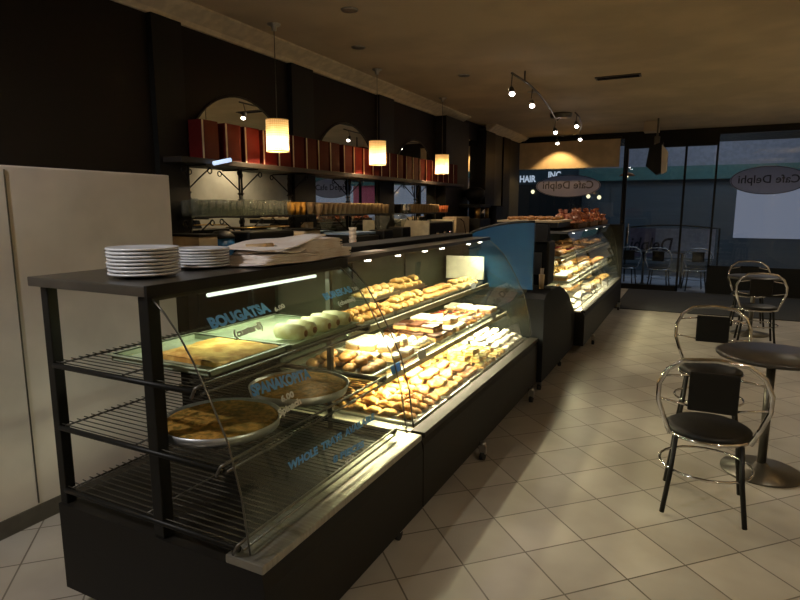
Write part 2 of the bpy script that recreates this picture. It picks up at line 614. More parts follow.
# grey wall beyond the mirrored bays, pilasters between them
obj('trim_3', MB().box(XL, XL + .14, 10.05, YF, 0, 2.99), M['olive'], kind='structure')
pil = [(3.02, 3.29), (4.60, 4.95), (6.31, 6.69), (8.13, 9.1), (9.98, 10.5), (11.05, 11.5)]
for i, (a, b) in enumerate(pil):
    obj(f'trim_{i + 4}', MB().box(XL, XL + (.05 if i < 3 else .17), a, b, 0, 2.94), M['black'], kind='structure')
obj('window_4', MB().box(XL, XL + .02, 9.12, 9.96, 1.0, 2.75), M['mirror'], kind='structure')['label'] = 'tall mirror panel set in the wall between two black pilasters'

# arched wall mirrors
for (yc, r, zt, word) in [(3.93, .63, 2.52, 'nearest arched wall mirror, cream ceiling reflected, left of the first pendant lamp'),
                          (5.63, .67, 2.52, 'middle arched wall mirror reflecting the shop windows, left of second pendant lamp'),
                          (7.41, .70, 2.52, 'farthest arched wall mirror, behind the third pendant lamp')]:
    zc = zt - r
    arc = [(yc - r * math.cos(PI * k / 28), zc + r * math.sin(PI * k / 28)) for k in range(29)]
    t = thing('arched_mirror', word, 'mirror', (XL, yc, 1.0), group='arched wall mirrors')
    obj('mirror_glass', MB().prism([(yc - r, 1.02), *arc, (yc + r, 1.02)], 'x', XL + .004, XL + .012), M['mirror'], t)
    pts = [(XL + .012, yc - r, 1.02)] + [(XL + .012, y, z) for y, z in arc] + [(XL + .012, yc + r, 1.02)]
    obj('mirror_frame', MB().tube(pts, .009, 6), M['blackwood'], t)

# roller blind across the top of the first shop window
t = thing('roller_blind', 'cream roller blind panel lit by a spot, across top of the shop window', 'blind', (-2.35, 12.2, 2.39))
obj('blind_fabric', MB().box(-3.34, -1.36, 12.2, 12.206, 2.41, 2.93), M['blind'], t)
obj('roller', MB().tube([(-3.36, 12.21, 2.945), (-1.34, 12.21, 2.945)], .022), M['black'], t)
obj('bottom_bar', MB().box(-3.34, -1.36, 12.192, 12.214, 2.39, 2.41), M['trim'], t)


# ovals with lettering on the windows (read from the street, so mirrored from inside)
def oval_sign(xc, zc, rx, rz, label):
    t = thing('oval_window_sign', label, 'sign', (xc, YF + .03, zc), group='oval signs on the shop windows')
    n = 40
    obj('sign_panel', MB().prism([(xc + rx * math.cos(2 * PI * k / n), zc + rz * math.sin(2 * PI * k / n)) for k in range(n)], 'y', YF + .028, YF + .036), M['frost'], t)
    tm = text_mb('Cafe Delphi', .25, .003)
    x0, x1, y0, y1 = extent(tm)
    w = x1 - x0
    s = 2 * rx * .78 / w
    tm.v = [(xc - (v[0] - (x0 + x1) / 2) * s, YF + .025, zc + (v[1] - (y0 + y1) / 2) * s) for v in tm.v]
    obj('lettering', tm, M['greytext'], t)
    ring = [(xc + rx * .97 * math.cos(2 * PI * k / n), YF + .027, zc + rz * .97 * math.sin(2 * PI * k / n)) for k in range(n)]
    obj('border', MB().tube(ring, .006, 5, True), M['greytext'], t)


oval_sign(-2.35, 2.045, .65, .225, 'pale oval sign with mirrored lettering on window below the cream blind')
oval_sign(1.15, 2.09, .60, .25, 'pale oval sign with mirrored lettering on the window right of the door')

tag(obj('entrance_mat', MB().box(-1.05, 2.3, 9.75, 12.2, 0.001, .014, .004), M['matfloor']), 'wide black mat on the floor in front of the shop door', 'mat')

# ------------------------------------------------------------------ street outside
obj('pavement', MB().box(-14, 12, YF + .12, 15.6, -.16, -.06), M['pave'], kind='structure')
obj('road', MB().box(-30, 25, 15.6, 40, -.3, -.2), M['street'], kind='structure')
t = thing('street_building', 'shop building across the street with teal band above grey shutters', 'building', (0, 18, -.2))
obj('wall', MB().box(-9.5, 9, 18.2, 20, -.2, 2.4), M['louvre'], t)
obj('fascia', MB().box(-2.95, 9, 18.05, 20, 2.74, 3.35), M['greyfascia'], t)
obj('fascia_band', MB().box(-3.1, 9, 17.95, 18.2, 2.38, 2.74), M['teal'], t)
obj('sign_board', MB().box(-9.5, -3.1, 18.14, 20, 2.3, 3.4), mat('dark_teal_signboard', (0.03, 0.055, 0.065), .6), t)
obj('upper_wall', MB().box(-9.5, 9, 18.4, 20, 3.35, 7.5), M['black'], t)
w = obj('window', MB().box(1.0, 6.5, 18.14, 18.2, .8, 3.3), M['mirror_glow'], t)  # no real window: added glow panel that brightens the mirror reflections
obj('shutter', MB().box(-2.2, 1.0, 18.16, 18.2, 0, 2.2), M['louvre'], t)
tag(obj('poster', MB().box(2.9, 4.0, 18.08, 18.12, 1.5, 2.5), M['pinkposter']), 'pink poster on the added glowing panel across the street', 'poster')
for bx, x, z in (('HAIR', -4.93, 2.40), ('INC', -4.05, 2.50)):
    tm = text_mb(bx, .27, .010)
    tm.v = [(x + v[0] * .82, 18.1, z + v[1]) for v in tm.v]
    o = obj('shop_sign_letters', tm, M['signlit'])
    tag(o, 'small white lit sign letters outside, ' + ('left one, above a dark doorway' if bx == 'HAIR' else 'right one, partly behind the oval sign'), 'sign', 'lit sign letters across the street')
obj('dark_block', MB().box(-6.6, -3.0, 17.6, 18.0, -.2, 2.3), M['black'], t)
for (x, z, lb) in ((-2.74, 1.93, 'left of the pair of yellow globe lamps outside the window'), (-2.44, 1.90, 'right of the pair of yellow globe lamps outside the window'), (-4.35, 2.08, 'small white globe lamp outside, left below the oval sign')):
    t = thing('globe_lamp', lb, 'street lamp', (x, 17.5, z), group='globe lamps across the street')
    obj('globe', MB().lathe([(0, -.06), (.035, -.048), (.06, 0), (.035, .048), (0, .06)], x, 17.5, z, 12), M['lamplit'], t)
    obj('wall_bracket', MB().tube([(x, 17.5, z + .05), (x, 17.5, z + .14), (x, 17.62, z + .16)], .012, 6), M['iron'], t)
# cafe barrier banner outside with the name
t = thing('cafe_barrier', 'lilac cafe barrier banner with mirrored name, on the pavement outside door', 'banner', (-.5, 14, -.06))
obj('banner_cloth', MB().box(-1.25, -.72, 14, 14.012, .52, 1.16), M['banner'], t, label='darker lilac half of the banner')
obj('banner_cloth', MB().box(-.72, .45, 14, 14.012, .52, 1.16), M['bannerlight'], t, label='paler half of the banner')
pts = [(-1.32 + 1.84 * k / 12, 14, 1.17 + .06 * math.sin(PI * k / 12)) for k in range(13)]
obj('frame', MB().tube([(-1.32, 14, -.06)] + pts + [(.52, 14, -.06)], .02, 6), M['black'], t)
tm = text_mb('Delphi', .42, .006)
x0, x1, y0, y1 = extent(tm)
tm.v = [(-.40 - (v[0] - x0) * .78 + v[1] * .15, 13.985, .66 + v[1] * 1.0) for v in tm.v]
obj('lettering', tm, M['navy'], t)
light('street_fill', 'AREA', (0.5, 14.8, 4.3), 35, (0.72, 0.85, 1.0), rot=(math.radians(38), 0, 0), size=2.5)  # added area fill for facade and pavement, no lamp stands here

# ------------------------------------------------------------------ display cases
PROF = [(-1.57, 1.325), (-1.50, 1.27), (-1.44, 1.205), (-1.385, 1.125), (-1.315, 1.0), (-1.25, .87), (-1.205, .70), (-1.18, .51)]


def prof_x(z, prof=PROF):
    for (xa, za), (xb, zb) in zip(prof, prof[1:]):
        if zb <= z <= za:
            return xa + (xb - xa) * (za - z) / (za - zb)
    return prof[-1][0]


def castor(parent, x, y):
    c = obj('castor', MB().box(x - .022, x + .022, y - .012, y + .012, .045, .10).tube([(x, y, .10), (x, y, .12)], .02), M['steel'], parent)
    obj('wheel', MB().tube([(x - .014, y, .028), (x + .014, y, .028)], .028, 14), M['rubber'], c)


def wire_rack(name, parent, x0, x1, y0, y1, z, step):
    r = MB()
    y = y0
    while y < y1:
        r.tube([(x0, y, z), (x1, y, z)], .0022, 5)
        y += step
    for x in (x0 + .02, (x0 + x1) / 2):
        r.tube([(x, y0, z - .004), (x, y1, z - .004)], .004, 5)
    o = obj(name, r, M['rackwire'], parent)
    for yy in (y0 - .01, y1):
        obj('side_rail', MB().tube([(x0, yy, z - .012), (x1, yy, z - .012)], .010, 6), M['black'], o)
    f = MB()
    f.tube([(x1 - .02, y0 - .02, z - .03), (x1 + .0, y0 - .02, z + .005), (x1 + .006, y0 - .0, z + .012), (x1 + .006, y1, z + .012), (x1, y1 + .01, z - .012)], .0055, 6)
    f.tube([(x1 + .004, y0, z - .02), (x1 + .004, y1, z - .02)], .005, 6)
    obj('front_rail', f, M['steeldark'], o)
    return o


# --- near case: open wire racks behind curved glass
A0, A1 = 1.30, 2.42
t1 = thing('pie_display_case', 'near black-framed display case with wire racks and blue handwriting on its curved glass', 'display case', (-1.6, 1.86, 0))
b = MB()
b.prism([(-2.14, .10), (-2.14, .46), (-1.13, .46), (-1.12, .40), (-1.12, .10)], 'y', A0 - .02, A1 + .06)
obj('base_cabinet', b, M['panel'], t1)
obj('ledge', MB().box(-1.28, -1.125, A0 - .02, A1 + .06, .46, .49, .006), M['dullsteel'], t1)
obj('end_rail', MB().box(-2.1, -1.28, A1 - .01, A1 + .06, .46, .50, .006), M['trim'], t1)
for (x, y, nm, w) in ((-1.59, A0 + .01, 'near', .024), (-2.12, A0 + .01, 'b', .02), (-1.62, A1, 'c', .014), (-2.12, A1, 'd', .018)):
    obj('post', MB().box(x - w, x + w, y - w, y + w, .46, 1.312, .004), M['black'] if nm != 'c' else M['steeldark'], t1)
rf = obj('roof', MB().box(-2.18, -1.56, A0 - .03, A1 + .065, 1.315, 1.35, .004), M['steeldark'], t1)
obj('roof_fascia', MB().box(-1.56, -1.548, A0 - .03, A1 + .065, 1.30, 1.352), M['black'], rf)
g1 = obj('front_glass', MB().prism(sheet_poly(PROF, .006), 'y', A0 - .01, A1), M['glass'], t1)
obj('glass_edge', MB().tube([(x - .002, A0 - .01, z) for x, z in PROF], .0035, 5), M['steeldark'], g1)
obj('glass_edge', MB().tube([(x - .002, A1, z) for x, z in PROF], .0035, 5), M['steeldark'], g1)
wire_rack('wire_shelf', t1, -2.1, -1.37, A0, A1 - .04, 1.03, .03)
wire_rack('wire_shelf', t1, -2.1, -1.28, A0, A1 - .04, .785, .03)
wire_rack('wire_shelf', t1, -2.1, -1.225, A0, A1 - .04, .53, .03)
tb = obj('light_tube', MB().tube([(-1.68, 1.66, 1.262), (-1.68, A1 - .03, 1.262)], .008), M['tube'], t1)
obj('tube_holder', MB().box(-1.70, -1.66, 1.60, A1 - .01, 1.275, 1.312), M['steeldark'], tb)
light('pie_case_tube_light', 'AREA', (-1.68, 2.02, 1.25), 4.5, (0.92, 1.0, 0.72), size=.06, shape='RECTANGLE', size_y=.75)
for y in (A0 + .1, A1 - .1):
    castor(t1, -1.18, y)
    castor(t1, -2.05, y)


# handwriting on the glass, following its curve
def glass_text(body, y0, y1, z0, h, m, z1=None, slant=.12, bold=.0028):
    tm = text_mb(body, h * 1.35, min(bold, h * .075))
    a, b_, c, d = extent(tm)
    z1 = z0 if z1 is None else z1
    out = []
    for v in tm.v:
        u = (v[0] - a) / (b_ - a)
        hh = (v[1] - c) / (d - c) * h
        y = y0 + u * (y1 - y0) + hh * slant
        z = z0 + (z1 - z0) * u + hh
        out.append((prof_x(z) + .0035, y, z))
    tm.v = out
    return obj('handwriting', tm, m, g1, label=None)


o = glass_text('BOUGATSA', 1.425, 1.745, 1.193, .036, M['bluepaint'], 1.203, bold=.003); o['label'] = 'blue handwriting reading BOUGATSA'
o = glass_text('6.00', 1.765, 1.835, 1.198, .016, M['whitepaint'], 1.206); o['label'] = 'white price 6.00'
o = glass_text('(custard)', 1.50, 1.655, 1.143, .032, M['whitepaint'], 1.150); o['label'] = 'white handwriting reading custard'
o = glass_text('BUREKAS', 2.11, 2.35, 1.195, .028, M['bluepaint'], 1.202, bold=.003); o['label'] = 'blue handwriting at the far end of glass'
o = glass_text('7.00', 2.36, 2.41, 1.205, .016, M['whitepaint']); o['label'] = 'white price 7.00'
o = glass_text('(cheese)', 2.18, 2.33, 1.155, .024, M['whitepaint'], 1.16); o['label'] = 'small white handwriting at the far end of glass'
o = glass_text('SPANAKOPITA', 1.46, 1.785, .965, .038, M['bluepaint'], .945, bold=.0032); o['label'] = 'blue handwriting reading SPANAKOPITA'
o = glass_text('6.00', 1.58, 1.655, .912, .022, M['whitepaint']); o['label'] = 'white price under SPANAKOPITA'
o = glass_text('Spinach', 1.54, 1.675, .868, .030, M['whitepaint'], .875); o['label'] = 'white handwriting reading Spinach'
o = glass_text('WHOLE  TRAYS  AVAILABLE', 1.52, 2.13, .690, .030, M['bluepaint'], .675); o['label'] = 'blue handwriting reading WHOLE TRAYS AVAILABLE'
o = glass_text('8 PIECES', 1.785, 2.02, .612, .028, M['bluepaint'], .592); o['label'] = 'blue handwriting reading 8 PIECES'
o = glass_text('$75', 1.865, 1.935, .573, .018, M['whitepaint']); o['label'] = 'white price 75'


# --- long pastry cases
def long_case(label, y0, y1, prof, xf, xb, shelves, roofz, tube_e, castors, loc, glint_ys):
    t = thing('pastry_display_case', label, 'display case', loc, group='long glass pastry cases')
    obj('base_cabinet', MB().prism([(xb, .10), (xb, .47), (xf - .02, .47), (xf, .43), (xf, .10)], 'y', y0, y1), M['panel'], t)
    obj('front_ledge', MB().box(prof[-1][0] - .012, xf + .005, y0, y1, .47, .497, .004), M['ledge'], t)
    obj('deck', MB().box(xb + .02, prof[-1][0] - .012, y0 + .01, y1 - .01, .47, .488), M['dullsteel'], t)
    rf = obj('roof', MB().box(xb, prof[0][0] + .005, y0, y1, roofz - .03, roofz, .004), M['steeldark'], t)
    obj('roof_rail', MB().box(xb + .06, xb + .30, y0 + .02, y1 - .02, roofz, roofz + .03, .005), M['panelgrey'], rf)
    obj('front_glass', MB().prism(sheet_poly(prof, .006), 'y', y0 + .01, y1 - .01), M['glass'], t)
    for y in (y0 + .005, y1 - .012):
        s = obj('side_glass', MB().prism([(xb + .02, .49), (xb + .02, roofz - .03), *[(p[0] - .008, p[1] - .004) for p in prof]], 'y', y, y + .006), M['glass'], t)
        obj('glass_edge', MB().tube([(p[0] - .001, y + .003, p[1]) for p in prof], .004, 5), M['steeldark'], s)
    bp = obj('back_door', MB().box(xb, xb + .02, y0, y1, .47, roofz - .03), M['caseback'], t)
    for k in (1, 2):
        yy = y0 + (y1 - y0) * k / 3
        obj('door_stile', MB().box(xb + .02, xb + .03, yy - .02, yy + .02, .49, roofz - .04), M['black'], bp)
    lamps = [(prof[0][0] - .07, roofz - .045)]
    for (z, x1) in shelves:
        s = obj('glass_shelf', MB().box(xb + .03, x1, y0 + .03, y1 - .03, z - .012, z - .002), M['glass'], t)
        obj('shelf_trim', MB().box(x1, x1 + .012, y0 + .03, y1 - .03, z - .032, z + .002), M['trim'], s)
        lamps.append((x1 - .05, z - .024))
    for (x, z) in lamps[1:]:
        l = obj('light_tube', MB().tube([(x, y0 + .1, z), (x, y1 - .1, z)], .007), M['tubewarm'], t)
    for y in glint_ys:  # added glowing discs imitating ceiling spot reflections on the glass, with added beams
        obj('glint_disc', MB().lathe([(.017, 0), (.017, .008), (0.0, .008)], prof[0][0] - .03, y, roofz - .04, 12), M['halogen'], t)
        light('added_case_beam', 'SPOT', (prof[0][0] - .03, y, roofz - .045), tube_e[0] * 1.6 / len(glint_ys), (1.0, 0.86, 0.6), rot=(0, math.radians(12), 0), spot_size=math.radians(150), spot_blend=.6, shadow_soft_size=.015)
    for k, (x, z) in list(enumerate(lamps))[1:]:
        light('pastry_case_tube_light', 'AREA', (x, (y0 + y1) / 2, z - .012), tube_e[k], (1.0, 0.84, 0.55), size=.05, shape='RECTANGLE', size_y=(y1 - y0) - .2)
    for y in castors:
        castor(t, xf + .02, y)
        castor(t, xb + .1, y)
    return t


B0, B1 = 2.49, 4.86
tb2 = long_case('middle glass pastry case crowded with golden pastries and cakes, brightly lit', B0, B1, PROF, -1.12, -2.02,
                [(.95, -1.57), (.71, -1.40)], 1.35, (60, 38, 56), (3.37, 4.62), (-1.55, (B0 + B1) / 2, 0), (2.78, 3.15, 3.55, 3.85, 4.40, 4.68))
# pale end board inside, above the top shelf
obj('end_board', MB().box(-1.95, -1.60, 4.80, 4.82, .98, 1.18), M['board'], tb2, label='pale board at the far end behind the pastries')

P3 = [(-1.20, 1.325), (-1.15, 1.25), (-1.10, 1.10), (-1.06, .90), (-1.03, .70), (-1.01, .51)]
D0, D1 = 6.42, 9.9
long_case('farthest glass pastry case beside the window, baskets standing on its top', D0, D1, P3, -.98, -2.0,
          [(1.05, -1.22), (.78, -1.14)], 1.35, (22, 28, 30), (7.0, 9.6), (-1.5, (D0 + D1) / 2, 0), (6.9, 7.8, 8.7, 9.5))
t = thing('end_column', 'black end panel closing the farthest pastry case by the door', 'panel', (-1.5, 9.98, 0))
obj('panel', MB().box(-2.0, -.98, 9.92, 10.04, 0, 1.34, .01), M['black'], t)
obj('foot', MB().box(-1.08, -.98, 9.86, 10.1, 0, .06, .01), M['brass'], t)

# --- curved-top charcoal cabinet between the glass cases
out = [(4.88, .10), (4.88, .83), (4.95, .865), (5.2, .885), (5.5, .87), (5.75, .81), (5.98, .72), (6.18, .60), (6.38, .48), (6.38, .10)]
t = thing('curved_top_cabinet', 'charcoal cabinet with sloping curved top between the two long glass cases', 'cabinet', (-1.5, 5.6, 0))
obj('body', MB().prism(out, 'x', -1.95, -1.08), M['panelgrey'], t)
obj('plinth', MB().box(-1.9, -1.14, 4.92, 6.34, .06, .10), M['black'], t)
for y in (4.98, 5.86):
    castor(t, -1.12, y)
    castor(t, -1.85, y)

# blue curved screen standing at the end of the middle case
n = 10
top = [(-1.78 + .58 * k / n, 1.36 + .115 * math.sin(PI / 2 * (k / n) ** .8)) for k in range(n + 1)]
t = thing('blue_screen', 'blue screen with curved black top edge behind far end of middle case', 'screen', (-1.5, 4.95, .87))
obj('blue_panel', MB().prism([(-1.78, .9), *top, (-1.2, .9)], 'y', 4.93, 4.955), M['blue'], t)
obj('rim', MB().tube([(x, 4.942, z + .008) for x, z in top], .016, 6), M['black'], t)
obj('foot', MB().box(-1.7, -1.25, 4.93, 4.96, .875, .905), M['black'], t)

# black till and small things on the cabinet
t = thing('till', 'black till tower standing behind the blue screen', 'till', (-1.35, 5.4, .88))
obj('body', MB().box(-1.55, -1.14, 5.25, 5.52, .90, 1.30, .02), M['black'], t)
obj('display', MB().prism([(5.22, 1.30), (5.30, 1.45), (5.34, 1.45), (5.40, 1.30)], 'x', -1.5, -1.16), M['panelgrey'], t)
obj('keypad', MB().box(-1.5, -1.2, 5.236, 5.25, 1.0, 1.2, .004), M['steeldark'], t)
for (x, y, lb) in ((-1.17, 5.14, 'pale narrow cup of straws beside the black till'),):
    t = thing('straw_cup', lb, 'cup', (x, y, .885))
    obj('cup', MB().lathe([(.02, 0), (.026, .13), (.024, .13), (.019, .01), (0, .01)], x, y, .885, 16), M['cream'], t)
    for k in range(4):
        obj('straw', MB().tube([(x + .004 * k - .006, y, .90), (x + .008 * k - .012, y + .004 * k, 1.07)], .003, 6), M['white'], t)

# ------------------------------------------------------------------ food kits
def lumpy(mb, amt, f=60):
    rnd = random.Random(len(mb.v))
    ph = [rnd.uniform(0, 6) for _ in range(3)]
    mb.v = [(x + amt * math.sin(f * y + ph[0]), y + amt * math.sin(f * z + ph[1]), z + amt * math.sin(f * x + ph[2])) for x, y, z in mb.v]
    return mb


def far_kit(o, name, cat):
    tag(o, name, cat)
    return Kit(o)


def croissant():
    pts, rs = [], []
    for k in range(17):
        a = -1.15 + 2.3 * k / 16
        u = abs(k - 8) / 8
        pts.append((.055 * math.sin(a), .055 * math.cos(a) - .03, .020))
        rs.append((.0195 * (1 - u ** 2 * .8)) * (1 + (.14 if k % 2 == 0 else -.10)) + .001)
    return MB().tube(pts, rs, 10)


def scroll():
    mb = MB()
    mb.lathe([(.036, 0), (.044, .010), (.042, .024), (.030, .031), (.022, .026), (.012, .032), (0, .030)], n=18)
    mb.v = [(x * (1 + .08 * math.sin(3 * math.atan2(y, x))), y * (1 + .06 * math.cos(2 * math.atan2(y, x))), z) for x, y, z in mb.v]
    return mb


def triangle():
    mb = MB()
    base = [(-.05, -.035), (.05, -.035), (0, .055)]

    def ring(s, z):
        pts = []
        for i in range(3):
            a, b2 = Vector(base[i]), Vector(base[(i + 1) % 3])
            for k in range(4):
                p = a.lerp(b2, k / 4)
                pts.append((p.x * s, p.y * s, z))
        return pts
    rings = [ring(.92, 0), ring(1.0, .010), ring(.95, .022), ring(.6, .032), ring(.2, .035)]
    vs = [v for r in rings for v in r]
    fs = [tuple(reversed(range(12)))]
    for i in range(4):
        for j in range(12):
            fs.append((i * 12 + j, i * 12 + (j + 1) % 12, (i + 1) * 12 + (j + 1) % 12, (i + 1) * 12 + j))
    fs.append(tuple(range(48, 60)))
    return mb.add(vs, fs, True)


def bun(r=.04, h=.045):
    return MB().lathe([(r * .7, 0), (r, h * .3), (r * .95, h * .6), (r * .6, h * .92), (0, h)], n=16)


kits = {}


def simple_kit(key, name, mb, m, cat):
    o = obj(name, lumpy(lumpy(mb, .0022, 95), .0012, 160), m)
    kits[key] = far_kit(o, name.replace('_', ' '), cat)


def iced_kit(key, name, base_mb, bm_, top_mb, tm_, cat, top_name='icing'):
    t = thing(name, name, cat)
    obj('base', base_mb, bm_, t)
    obj(top_name, lumpy(top_mb, .001), tm_, t)
    kits[key] = Kit(t)


simple_kit('croissant', 'croissant', croissant(), M['golden'], 'pastry')
simple_kit('croissant_pale', 'croissant', croissant(), M['yellowp'], 'pastry')
simple_kit('scroll', 'pastry_scroll', scroll(), M['golden'], 'pastry')
simple_kit('brown_scroll', 'pastry_scroll', scroll(), M['brownp'], 'pastry')
simple_kit('triangle', 'cheese_triangle', triangle(), M['yellowp'], 'pastry')
simple_kit('bun', 'bread_roll', bun(), M['brownp'], 'bread')
simple_kit('biscuit', 'shortbread_biscuit', MB().lathe([(.028, 0), (.033, .008), (.028, .018), (0, .020)], n=14), M['icing'], 'biscuit')
simple_kit('white_bun', 'sugared_biscuit', bun(.032, .034), M['icing'], 'biscuit')


def slab(x, y, h, z0=0.0, bev=.004):
    return MB().box(-x / 2, x / 2, -y / 2, y / 2, z0, z0 + h, bev)


iced_kit('cream_slice', 'cream_slice', slab(.09, .05, .028), M['sponge'], slab(.092, .052, .018, .027, .006), M['icing'], 'cake')
iced_kit('choc_slice', 'chocolate_slice', slab(.09, .05, .026), M['sponge'], slab(.092, .052, .020, .025, .006), M['choc'], 'cake')
iced_kit('baklava', 'baklava_piece', slab(.06, .05, .024), M['golden'], slab(.056, .046, .010, .023, .004), M['pistachio'], 'pastry', 'nut_topping')
iced_kit('tart', 'fruit_tart', MB().lathe([(.026, 0), (.038, .022), (.034, .022), (.030, .014), (0, .014)], n=16), M['golden'],
         MB().lathe([(.031, .015), (.026, .024), (0, .028)], n=14), M['berry'], 'cake', 'glaze')
eb = MB().tube([(0, -.055, .018), (0, -.048, .018), (0, -.02, .018), (0, .02, .018), (0, .048, .018), (0, .055, .018)], [.006, .015, .019, .019, .015, .006], 10)
et = MB().tube([(0, -.048, .026), (0, -.03, .027), (0, .03, .027), (0, .048, .026)], [.006, .0135, .0135, .006], 8)
iced_kit('eclair', 'chocolate_eclair', eb, M['golden'], et, M['choc'], 'cake')
iced_kit('cream_puff', 'cream_puff', bun(.034, .030), M['yellowp'], MB().lathe([(.028, .022), (.022, .040), (.008, .050), (0, .056)], n=14), M['icing'], 'cake', 'cream')


def tray(x0, x1, y0, y1, z, label, m='steel', h=.016, group=None):
    mb = MB()
    e = .006
    mb.box(x0, x1, y0, y1, z, z + .004)
    mb.box(x0, x0 + e, y0, y1, z, z + h).box(x1 - e, x1, y0, y1, z, z + h).box(x0, x1, y0, y0 + e, z, z + h).box(x0, x1, y1 - e, y1, z, z + h)
    return solo('serving_tray', mb, M[m], label, 'tray', group or 'serving trays in the pastry cases', ((x0 + x1) / 2, (y0 + y1) / 2, z))


def fill(key, x0, x1, y0, y1, z, nx, ny, label, group, layers=1, lh=.03, jit=.010, rj=.6, rz=0, scale=1.0):
    k = kits[key]
    for L in range(layers):
        mx, my = nx, ny
        for i in range(mx - (1 if L else 0)):
            for j in range(my - (L if L else 0)):
                x = x0 + (x1 - x0) * (i + .5 + .5 * (L % 2)) / mx + random.uniform(-jit, jit)
                y = y0 + (y1 - y0) * (j + .5 + .5 * L) / my + random.uniform(-jit, jit)
                k.put((x, y, z + .0045 + L * lh), rz + random.uniform(-rj, rj), label, group,
                      tilt=(random.uniform(-.12, .12) * (1 if L else .15), random.uniform(-.12, .12) * (1 if L else .15)), scale=scale * random.uniform(.94, 1.08))


def batch(key, x0, x1, y0, y1, z, nx, ny, what, where, tlabel, m='steel', **kw):
    tray(x0, x1, y0, y1, z, tlabel, m)
    fill(key, x0 + .01, x1 - .01, y0 + .01, y1 - .01, z, nx, ny, what + ' ' + where, what + ' ' + where, **kw)


# middle case, top shelf (z .95, x -1.98..-1.57)
S = .952
batch('croissant', -1.78, -1.60, 2.56, 3.10, S, 2, 6, 'golden croissants', 'at near end of top shelf in middle case', 'steel tray at near end of top shelf, croissants on it', layers=2, lh=.036)
batch('croissant_pale', -1.78, -1.60, 3.14, 3.68, S, 2, 6, 'pale yellow croissants', 'in middle of top shelf in middle case', 'steel tray in the middle of top shelf, under pale croissants', layers=2, lh=.036)
batch('scroll', -1.78, -1.60, 3.72, 4.22, S, 2, 6, 'golden pastry scrolls', 'on front of top shelf in middle case', 'steel tray of pastry scrolls on the front of top shelf', layers=2, lh=.030)
batch('triangle', -1.78, -1.60, 4.26, 4.78, S, 2, 5, 'pale cheese triangles', 'at far end of top shelf in middle case', 'steel tray at far end of top shelf under cheese triangles', layers=2, lh=.034)
# raised row behind
t = thing('tray_riser', 'low steel riser along the back of the top shelf in middle case', 'stand', (-1.89, 3.95, S))
obj('top', MB().box(-1.98, -1.80, 3.15, 4.05, S + .052, S + .06), M['steel'], t)
for y in (3.17, 4.0):
    obj('leg', MB().box(-1.97, -1.81, y, y + .01, S, S + .052), M['steel'], t)
batch('triangle', -1.97, -1.81, 3.17, 3.6, S + .06, 2, 4, 'yellow cheese triangles', 'on the riser behind the croissants', 'steel tray on the riser, cheese triangles on it', layers=2, lh=.034)
batch('croissant_pale', -1.97, -1.81, 3.62, 4.03, S + .06, 2, 4, 'pale croissants', 'on far half of the riser', 'steel tray on far half of the riser', layers=2, lh=.036)
# middle shelf
S = .712
batch('bun', -1.92, -1.45, 2.56, 2.80, S, 4, 3, 'brown bread rolls', 'at near end of the middle shelf', 'steel tray of brown rolls, near end of middle shelf', layers=2, lh=.040)
batch('cream_slice', -1.90, -1.45, 2.84, 3.16, S, 4, 5, 'white iced cream slices', 'on the middle shelf next to the rolls', 'steel tray of cream slices, second on middle shelf', layers=2, lh=.046, rj=.5, rz=0)
batch('cream_puff', -1.90, -1.45, 3.18, 3.42, S, 5, 3, 'cream puffs', 'between slices and chocolate cakes on middle shelf', 'steel tray of cream puffs on middle shelf')
batch('choc_slice', -1.90, -1.44, 3.46, 3.72, S, 4, 4, 'dark chocolate slices', 'in middle of the middle shelf', 'steel tray of chocolate slices on middle shelf', rj=.5, layers=2, lh=.046)
batch('cream_slice', -1.90, -1.44, 3.75, 4.0, S, 4, 4, 'white iced slices', 'beyond the chocolate slices on middle shelf', 'steel tray of iced slices beyond the chocolate ones', rj=.6, layers=2, lh=.046)
batch('eclair', -1.90, -1.44, 4.03, 4.30, S, 4, 4, 'chocolate eclairs', 'on far part of middle shelf', 'steel tray of eclairs on middle shelf', rj=.2, rz=PI / 2)
batch('tart', -1.90, -1.44, 4.33, 4.54, S, 4, 2, 'red fruit tarts', 'near far end of middle shelf', 'steel tray of red tarts on middle shelf')
batch('cream_slice', -1.90, -1.44, 4.57, 4.79, S, 4, 3, 'pale cream slices', 'at far end of the middle shelf', 'steel tray of slices at far end of middle shelf', rj=.3)
# deck
S = .489
batch('croissant', -1.85, -1.205, 2.56, 3.0, S, 6, 5, 'golden croissants', 'at near end of the lowest deck', 'steel tray of croissants at near end of deck', layers=3, lh=.030, scale=.95)
batch('scroll', -1.85, -1.205, 3.03, 3.40, S, 5, 4, 'golden scrolls', 'on the lowest deck beside the croissants', 'steel tray of scrolls, second on the deck', layers=3, lh=.03, scale=1.1)
batch('brown_scroll', -1.85, -1.205, 3.43, 3.66, S, 5, 3, 'brown glazed scrolls', 'on the lowest deck', 'steel tray of brown scrolls on the deck', layers=2, lh=.03, scale=1.05)
batch('baklava', -1.85, -1.205, 3.69, 4.0, S, 7, 5, 'nut topped baklava pieces', 'in middle of the lowest deck', 'steel tray of baklava on the deck', rj=.5, layers=3, lh=.034)
batch('baklava', -1.85, -1.205, 4.02, 4.28, S, 7, 4, 'baklava pieces', 'beside the white biscuits on the lowest deck', 'steel tray of baklava beside the white biscuits', rj=.5)
batch('white_bun', -1.85, -1.205, 4.31, 4.80, S, 7, 6, 'white sugared biscuits', 'heaped at far end of lowest deck', 'steel tray of white biscuits at far end of deck', layers=3, lh=.030)

